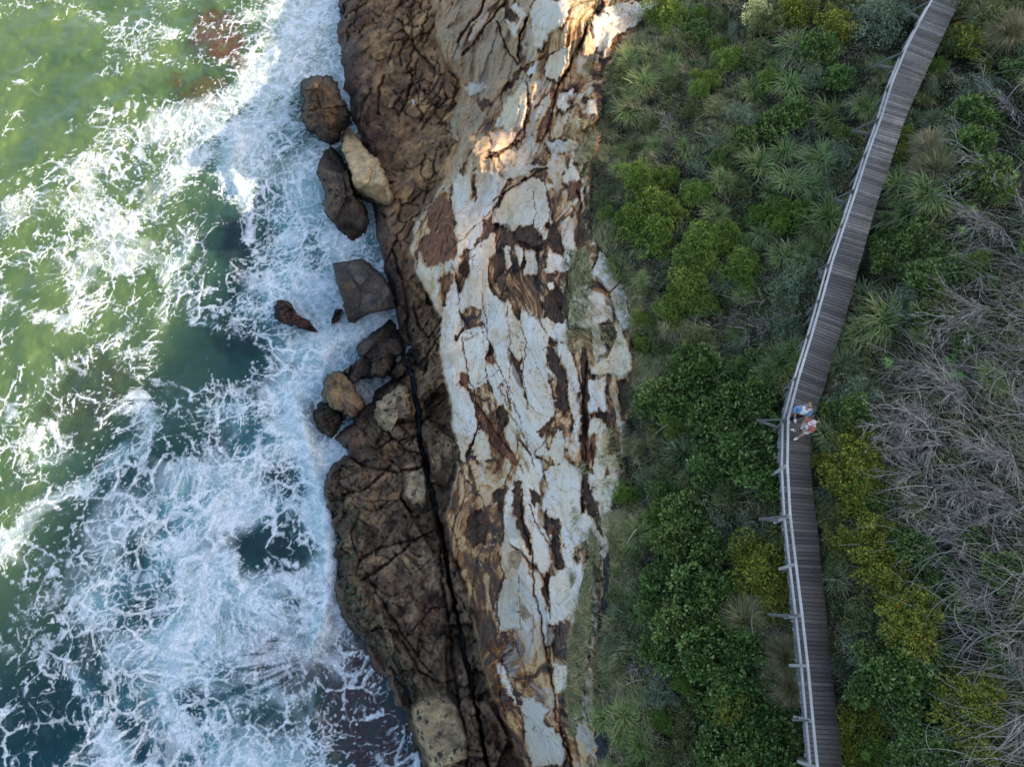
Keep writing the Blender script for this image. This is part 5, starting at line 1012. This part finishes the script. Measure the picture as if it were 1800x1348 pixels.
def build_cover():
    U, V, P, r = scatter(230000, cover_w, 2); n = len(U); h = np.clip(fbm(P[:, 0] * 1.3, P[:, 1] * 1.3, 3, 56) - .32, 0, 1) * 1.1
    P = P + np.stack([r.normal(size=n) * .05, r.normal(size=n) * .05, h * r.random(n) ** .6], -1); L = r.uniform(.035, .10, n); d = unit(n, r); d[:, 2] = np.abs(d[:, 2]) * .5
    v, q, t = leaves(P, d, unit(n, r) + np.array([0, 0, 1.2]), L, L * r.uniform(.3, .6, n))
    tag(np_mesh("undergrowth", v, q, M_COVER, False, dict(t=t)), "low mixed green undergrowth covering the ground between the shrubs", "undergrowth", kind='stuff')
def cover_mat():
    m = NT("undergrowth leaves"); g = m.n("ShaderNodeNewGeometry").outputs['Random Per Island']; P = m.obj(); n = m.noise(P, .45, 4, .6); n2 = m.noise(P, .8, 3)
    c = m.ramp(g, (0, (.022, .040, .014)), (.5, (.045, .075, .024)), (1, (.13, .16, .07))); c = m.mix(m.maprange(n, .48, .58), c, m.mix(1, c, (1.9, 1.35, 1.1), 'MULTIPLY')); c = m.mix(m.maprange(n2, .52, .6), c, m.ramp(g, (0, (.06, .05, .035)), (1, (.16, .14, .11))))
    c = m.mix(1, c, (1.7, 1.6, 1.4), 'MULTIPLY'); m.col(c); m.rough(.7); return m.m
M_COVER = cover_mat()
def brush_w(u, v):
    w = sst(u, 1530, 1620) * sst(v, 560, 640) * (.12 + .88 * sst(fbm(u / 75, v / 75, 3, 66), .42, .54)) * (1 - .8 * sst(v, 1090, 1180)) * (1 - .75 * sst(poly_sd(u, v, [(1560,1000),(1660,1040),(1670,1180),(1760,1180),(1780,1300),(1700,1400),(1500,1400),(1500,1000)]), -20, 20)); w = np.maximum(w, sst(u, 1640, 1720) * sst(v, 200, 330) * .65)
    w = np.maximum(w, .10 * (u > at(cC, v) + 30)); w = np.maximum(w, .7 * (np.hypot(u - 1335, v - 575) < 40)); return np.where(off_deck(u, v, 14), w, 0)
def build_brush():
    U, V, P, r = scatter(3200, brush_w, 3); n = len(U); k = 7; t = np.linspace(0, 1, k)[None]
    fan = np.arctan2(-(V - 880), U - 1500) * .0 + 3.14 + 1.5 * (fbm(P[:, 0] * .22, P[:, 1] * .22, 3, 67) - .5) * 2.6; alt = r.random(n) < .28; a = fan + r.normal(size=n) * .30 + np.where(alt, r.uniform(-1.4, 1.4, n), 0)
    L = r.uniform(.5, 2.4, n) * np.where(U < 1560, .5, 1); b = r.normal(size=n) * .85; aa = a[:, None] + b[:, None] * t; dx = np.cumsum(np.cos(aa), 1) / k * L[:, None]; dy = np.cumsum(np.sin(aa), 1) / k * L[:, None]
    dx = dx - dx[:, :1]; dy = dy - dy[:, :1]; X = P[:, :1] + dx; Y = P[:, 1:2] + dy
    z = P[:, 2:] + r.uniform(.10, .75, (n, 1)) + L[:, None] * (.34 * t * (1 - t) ) + dx * .30 + r.normal(size=(n, k)) * .012
    rad = r.uniform(.004, .013, (n, 1)) * (1 + (r.random((n, 1)) < .06) * 1.2) * (1.1 - .75 * t) + 0 * z
    v, q = tubes(np.stack([X, Y, z], -1), rad); tag(np_mesh("dead_brushwood", v, q, M_TWIG, False), "grey tangle of dead twigs lying over the inland slope", "brushwood", kind='stuff')
build_grass(); build_cover(); build_brush()
# ------------------------------------------------------------------ people on the boardwalk
def flatmat(name, c, r=.8, n=.15):
    m = NT(name); P = m.obj(); m.col(m.mix(m.maprange(m.noise(P, 30, 3), .3, .7, 0, 1), m.mix(1, c, (1 - n, 1 - n, 1 - n), 'MULTIPLY'), c)); m.rough(r); return m.m
SKIN = flatmat("skin", (.46, .26, .18), .55, .08)
def skin_obj(name, joints, edges, mat, parent, sub=2, root=0):
    """one continuous surface grown round connected joints: name -> (x, y, z, rx[, ry])"""
    keys = list(joints); me = bpy.data.meshes.new(name); me.from_pydata([joints[k][:3] for k in keys], [(keys.index(a), keys.index(b)) for a, b in edges], []); me.materials.append(mat)
    o = bpy.data.objects.new(name, me); C.objects.link(o); o.parent = parent
    md = o.modifiers.new("skin", 'SKIN'); md.use_smooth_shade = True; sv = me.skin_vertices[0].data if me.skin_vertices else None
    if sv is None:
        bpy.context.view_layer.objects.active = o; bpy.context.view_layer.update(); sv = me.skin_vertices[0].data
    for i, k in enumerate(keys):
        j = joints[k]; sv[i].radius = (j[3], j[4] if len(j) > 4 else j[3]); sv[i].use_root = (i == root)
    sb = o.modifiers.new("sub", 'SUBSURF'); sb.levels = sub; sb.render_levels = sub
    return o
def chain(*k): return list(zip(k[:-1], k[1:]))
def lump(name, mat, parent, loc, r, rot=(0, 0, 0), seg=20, fn=None):
    bm = bmesh.new(); bmesh.ops.create_uvsphere(bm, u_segments=seg, v_segments=seg // 2, radius=1)
    for v in bm.verts:
        if fn: fn(v)
        v.co = Vector((v.co.x * r[0], v.co.y * r[1], v.co.z * r[2]))
    me = bpy.data.meshes.new(name); bm.to_mesh(me); bm.free(); me.materials.append(mat); me.polygons.foreach_set("use_smooth", [True] * len(me.polygons))
    o = bpy.data.objects.new(name, me); C.objects.link(o); o.parent = parent; o.location = loc; o.rotation_euler = rot; return o
import bmesh
def hand_joints(J, E, side, w, pd, ud, curl=.5):
    """palm and five bent fingers from the wrist joint w: pd points along the hand, ud across it"""
    p = Vector(J[w][:3]); pd = Vector(pd).normalized(); ud = Vector(ud).normalized(); nd = pd.cross(ud).normalized()
    def put(k, q, r, r2=None): J[k] = (q.x, q.y, q.z, r, r2 or r)
    pm = p + pd * .055; put(side + 'palm', pm, .024, .016); E.append((w, side + 'palm'))
    for i, L in enumerate((.070, .080, .074, .058)):
        b = p + pd * .085 + ud * (.026 - .017 * i); m = b + pd * L * .5 + nd * L * .15 * curl; e = m + (pd * (1 - curl * .6) + nd * curl).normalized() * L * .5
        for n, q, r in (('a', b, .010), ('b', m, .0085), ('c', e, .007)): put(side + 'f%d%s' % (i, n), q, r)
        E += chain(side + 'palm', side + 'f%da' % i, side + 'f%db' % i, side + 'f%dc' % i)
    t1 = p + pd * .035 + ud * .034; t2 = t1 + (pd * .7 + ud * .7).normalized() * .035; put(side + 'ta', t1, .012); put(side + 'tb', t2, .009); put(side + 'tc', t2 + (pd + nd * .5).normalized() * .025, .008)
    E += chain(w, side + 'ta', side + 'tb', side + 'tc')
def body(J, root, mat=SKIN):
    E = chain('pelvis', 'waist', 'chest', 'neck', 'chin', 'head', 'crown') + chain('chin', 'nose') + chain('head', 'earl') + chain('head', 'earr')
    E += chain('chest', 'shl', 'ell', 'wrl') + chain('chest', 'shr', 'elr', 'wrr') + chain('pelvis', 'hpl', 'knl', 'anl', 'tol') + chain('pelvis', 'hpr', 'knr', 'anr', 'tor')
    return E
def face(parent, hx, hy, hz, d):
    """eyes, brows and mouth on the head at (hx, hy, hz), looking along d"""
    d = Vector(d).normalized(); s = d.cross(Vector((0, 0, 1))).normalized(); c = Vector((hx, hy, hz)); DK = flatmat("eye", (.03, .02, .02), .3); LP = flatmat("lips", (.42, .14, .12), .5)
    for k in (-1, 1): lump("eye", DK, parent, c + d * .088 + s * k * .030 + Vector((0, 0, .0)), (.011, .008, .008))
    lump("mouth", LP, parent, c + d * .084 + Vector((0, 0, -.062)), (.022, .010, .007), (0, 0, math.atan2(s.y, s.x)))
def shoe(parent, x, y, ang, mat, sole):
    def f(v):
        v.co.z = max(v.co.z, -.55); 
        if v.co.y < 0: v.co.z *= 1 - .35 * abs(v.co.y)
        else: v.co.z *= 1 + .35 * v.co.y
    o = lump("shoe", mat, parent, (x, y, .045), (.048, .135, .06), (0, 0, ang), 20, f)
    def g(v): v.co.z = max(min(v.co.z, .3), -.3)
    s = lump("sole", sole, o, (0, -.002, -.028), (.052, .140, .035), (0, 0, 0), 20, g); return o
ZD = float(zdeck(745)) + .004
# woman in the blue jacket: looks toward the bottom of the picture (-y)
pf = W(1393, 738, ZD)
A_ = empty("person", (pf.x, pf.y, ZD)); A_.rotation_euler = (0, 0, math.radians(-14))
tag(A_, "person in blue jacket and white top, fair hair tied up, standing by the handrail", "person")
J = dict(pelvis=(0, 0, .93, .13, .10), waist=(0, -.01, 1.08, .115, .09), chest=(0, 0, 1.28, .135, .10), neck=(0, -.01, 1.44, .048), chin=(0, -.045, 1.53, .050), head=(0, -.035, 1.595, .078, .088), crown=(0, -.02, 1.655, .060),
         nose=(0, -.135, 1.555, .012), earl=(-.082, -.025, 1.57, .012), earr=(.082, -.025, 1.57, .012),
         shl=(-.17, .01, 1.37, .055), ell=(-.30, .06, 1.12, .042), wrl=(-.25, -.17, .98, .028), shr=(.17, .01, 1.37, .055), elr=(.27, .03, 1.12, .042), wrr=(.20, -.18, 1.00, .028),
         hpl=(-.095, 0, .88, .095), knl=(-.13, -.08, .50, .062), anl=(-.15, -.10, .10, .038), tol=(-.16, -.20, .04, .03), hpr=(.095, 0, .88, .095), knr=(.11, .02, .50, .062), anr=(.09, .07, .10, .038), tor=(.09, -.04, .04, .03))
E = body(J, None); hand_joints(J, E, 'l', 'wrl', (.1, -.6, -.8), (1, 0, 0)); hand_joints(J, E, 'r', 'wrr', (-.1, -.6, -.8), (-1, 0, 0))
skin_obj("body", J, E, SKIN, A_)
DEN = flatmat("blue denim", (.17, .34, .56), .85, .25); WHT = flatmat("white cotton", (.78, .79, .82), .85, .06); NAVY = flatmat("dark navy cloth", (.012, .014, .020), .8, .2); HAIR = flatmat("fair hair", (.42, .27, .13), .6, .4); BAND = flatmat("dark hair band", (.06, .07, .09), .7)
skin_obj("top", dict(sl=(-.15, -.005, 1.37, .070), sr=(.15, -.005, 1.37, .070), a=(0, -.012, 1.41, .075, .06), b=(0, -.025, 1.30, .160, .128), c=(0, -.03, 1.10, .148, .125), d=(0, -.02, .95, .155, .130)), chain('a', 'b', 'c', 'd') + [('a', 'sl'), ('a', 'sr')], WHT, A_)
skin_obj("trousers", dict(p=(0, 0, .95, .150, .120), hl=(-.095, 0, .84, .112), kl=(-.13, -.08, .50, .078), al=(-.15, -.10, .16, .055), hr=(.095, 0, .84, .112), kr=(.11, .02, .50, .078), ar=(.09, .07, .16, .055)), chain('p', 'hl', 'kl', 'al') + chain('p', 'hr', 'kr', 'ar'), NAVY, A_)
# the jacket hangs open over the white top: back, two fronts and sleeves
skin_obj("jacket", dict(n=(0, .05, 1.42, .075, .05), b=(0, .065, 1.27, .165, .085), c=(0, .075, 1.08, .165, .080), d=(0, .075, .90, .175, .080), sl=(-.175, .02, 1.36, .080), el=(-.31, .06, 1.12, .072), wl=(-.27, -.12, 1.00, .056), sr=(.175, .02, 1.36, .080), er=(.285, .03, 1.12, .072), wr=(.225, -.13, 1.02, .056),
      fl=(-.165, -.055, 1.20, .058), fl2=(-.175, -.06, .93, .058), fr=(.165, -.055, 1.20, .058), fr2=(.180, -.07, .90, .060)), chain('n', 'b', 'c', 'd') + chain('b', 'sl', 'el', 'wl') + chain('b', 'sr', 'er', 'wr') + chain('sl', 'fl', 'fl2') + chain('sr', 'fr', 'fr2'), DEN, A_)
def capf(v):
    if v.co.y < -.35 and v.co.z < .45: v.co.y = -.35
lump("hair", HAIR, A_, (0, -.012, 1.615), (.097, .108, .105), (.12, 0, 0), 24, capf); lump("hair_band", BAND, A_, (0, -.045, 1.665), (.088, .035, .060), (.5, 0, 0)); lump("hair_bun", HAIR, A_, (-.01, .085, 1.70), (.052, .060, .050), (0, 0, 0), 16, lambda v: setattr(v, 'co', v.co * (1 + .18 * math.sin(9 * v.co.x + 7 * v.co.z))))
face(A_, 0, -.040, 1.585, (0, -1, -.1)); SH = flatmat("white shoe", (.74, .74, .78), .7, .06); SO = flatmat("shoe sole", (.60, .58, .52), .8)
shoe(A_, -.155, -.155, math.radians(-6), SH, SO); shoe(A_, .09, .02, math.radians(4), SH, SO)
# woman in the pink cap: faces the sea (-x), holding a camera
pf = W(1403, 764, ZD)
B_ = empty("person", (pf.x, pf.y, ZD)); B_.rotation_euler = (0, 0, math.radians(-72))
tag(B_, "person in pale pink cap, rust shirt and white shorts, holding a camera on the boardwalk", "person")
J = dict(pelvis=(0, .03, .90, .14, .11), waist=(0, .02, 1.05, .115, .09), chest=(0, 0, 1.24, .135, .10), neck=(0, -.02, 1.40, .046), chin=(0, -.07, 1.475, .050), head=(0, -.065, 1.54, .078, .088), crown=(0, -.05, 1.60, .060),
         nose=(0, -.165, 1.495, .012), earl=(-.082, -.055, 1.52, .012), earr=(.082, -.055, 1.52, .012),
         shl=(-.17, 0, 1.33, .055), ell=(-.24, -.08, 1.09, .042), wrl=(-.085, -.31, 1.12, .027), shr=(.17, 0, 1.33, .055), elr=(.24, -.08, 1.09, .042), wrr=(.085, -.31, 1.12, .027),
         hpl=(-.10, .02, .86, .10), knl=(-.16, -.05, .48, .062), anl=(-.20, -.05, .10, .038), tol=(-.24, -.15, .04, .03), hpr=(.10, .02, .86, .10), knr=(.12, -.08, .49, .062), anr=(.12, -.10, .10, .038), tor=(.12, -.20, .04, .03))
E = body(J, None); hand_joints(J, E, 'l', 'wrl', (.55, -.7, .1), (0, 0, 1), .8); hand_joints(J, E, 'r', 'wrr', (-.55, -.7, .1), (0, 0, 1), .8)
skin_obj("body", J, E, SKIN, B_)
RUST = flatmat("rust shirt", (.46, .145, .090), .85, .2); CAP = flatmat("pale pink cap", (.62, .48, .45), .85, .12); CRM = flatmat("cream shoe", (.70, .68, .60), .7, .06); BLK = flatmat("black camera", (.012, .012, .014), .4); GRY = flatmat("grey camera", (.45, .47, .50), .4)
skin_obj("shirt", dict(a=(0, 0, 1.37, .085, .065), b=(0, .01, 1.24, .165, .125), c=(0, .02, 1.06, .150, .120), d=(0, .03, .94, .155, .125), sl=(-.175, .005, 1.33, .078), el=(-.225, -.05, 1.16, .068), sr=(.175, .005, 1.33, .078), er=(.225, -.05, 1.16, .068)), chain('a', 'b', 'c', 'd') + chain('b', 'sl', 'el') + chain('b', 'sr', 'er'), RUST, B_)
skin_obj("shorts", dict(p=(0, .03, .92, .160, .130), hl=(-.105, .02, .80, .125), kl=(-.14, -.02, .62, .110), hr=(.105, .0, .80, .125), kr=(.115, -.03, .63, .110)), chain('p', 'hl', 'kl') + chain('p', 'hr', 'kr'), WHT, B_)
skin_obj("apron_top", dict(a=(0, -.105, 1.20, .085, .030), b=(0, -.115, 1.05, .105, .030), c=(0, -.10, .95, .12, .035)), chain('a', 'b', 'c'), WHT, B_)
skin_obj("strap", dict(a=(-.10, -.08, 1.24, .016), b=(-.11, .0, 1.42, .016), c=(-.09, .13, 1.32, .016)), chain('a', 'b', 'c'), WHT, B_); skin_obj("strap", dict(a=(.10, -.08, 1.24, .016), b=(.11, .0, 1.42, .016), c=(.09, .13, 1.32, .016)), chain('a', 'b', 'c'), WHT, B_)
def capd(v): v.co.z = max(v.co.z, -.05)
cp = lump("cap", CAP, B_, (0, -.05, 1.575), (.104, .118, .105), (.08, 0, 0), 24, capd); lump("visor", CAP, cp, (0, -.145, .005), (.078, .085, .012), (-.12, 0, 0)); lump("cap_button", CAP, cp, (0, 0, .105), (.012, .012, .008))
lump("hair", HAIR, B_, (0, -.035, 1.545), (.092, .095, .075), (0, 0, 0), 20, capf); skin_obj("ponytail", dict(a=(0, .055, 1.56, .030), b=(.01, .14, 1.56, .040), c=(.02, .20, 1.50, .030), d=(.02, .23, 1.42, .012)), chain('a', 'b', 'c', 'd'), HAIR, B_)
face(B_, 0, -.072, 1.525, (0, -1, -.15)); shoe(B_, -.225, -.09, math.radians(-28), CRM, SO); shoe(B_, .12, -.15, math.radians(10), CRM, SO)
# camera held in both hands
R_ = Matrix.Translation(B_.location) @ B_.rotation_euler.to_matrix().to_4x4()
cm = empty("camera_body_with_lens"); cm.name = "handheld_camera"; cm.location = R_ @ Vector((0, -.40, 1.13)); cm.rotation_euler = B_.rotation_euler; tag(cm, "black camera with a long lens held by the person in the pink cap", "camera")
MB().bar((-.07, 0, 0), (.07, 0, 0), .075, .095).build("camera_body", BLK, cm, bevel=.01); MB().bar((-.022, 0, .05), (.022, 0, .05), .06, .04).build("viewfinder", GRY, cm, bevel=.008)
def cyl(name, mat, parent, a, b, r, n=24):
    a, b = Vector(a), Vector(b); d = (b - a); m = Matrix.Translation((a + b) / 2) @ d.to_track_quat('Z', 'Y').to_matrix().to_4x4(); bm = bmesh.new(); bmesh.ops.create_cone(bm, cap_ends=True, segments=n, radius1=r, radius2=r * 1.05, depth=d.length, matrix=m); me = bpy.data.meshes.new(name); bm.to_mesh(me); bm.free(); me.materials.append(mat)
    o = bpy.data.objects.new(name, me); C.objects.link(o); o.parent = parent; return o
ln = cyl("lens", BLK, cm, (0, -.03, 0), (0, -.16, 0), .038); cyl("zoom_ring", GRY, ln, (0, -.08, 0), (0, -.10, 0), .041)
# gull on the upper platform
gp = (727, 184); gz = float(land(np.array([727.]), np.array([184.]))[0]); g = world_at(727., 184., gz)
G = empty("seagull", (g[0], g[1], gz + .02)); G.rotation_euler = (0, 0, .25); tag(G, "white seagull standing on the cracked upper rock platform", "bird")
GW = flatmat("white feathers", (.75, .76, .78)); GG = flatmat("grey feathers", (.33, .35, .38)); GO = flatmat("red bill", (.5, .08, .03))
skin_obj("body", dict(t=(0, -.22, .15, .018, .008), a=(0, -.12, .16, .045), b=(0, 0, .17, .075), c=(0, .09, .19, .062), n=(0, .14, .25, .035), h=(0, .165, .295, .036), f=(0, .20, .29, .018)), chain('t', 'a', 'b', 'c', 'n', 'h', 'f'), GW, G)
for k in (-1, 1):
    lump("wing", GG, G, (k * .055, -.04, .19), (.030, .155, .055), (.12, 0, k * .08)); skin_obj("leg", dict(a=(k * .03, .01, .11, .008), b=(k * .03, .0, .02, .006), c=(k * .03, .03, -.01, .008)), chain('a', 'b', 'c'), GO, G)
lump("bill", GO, G, (0, .225, .288), (.008, .030, .008))
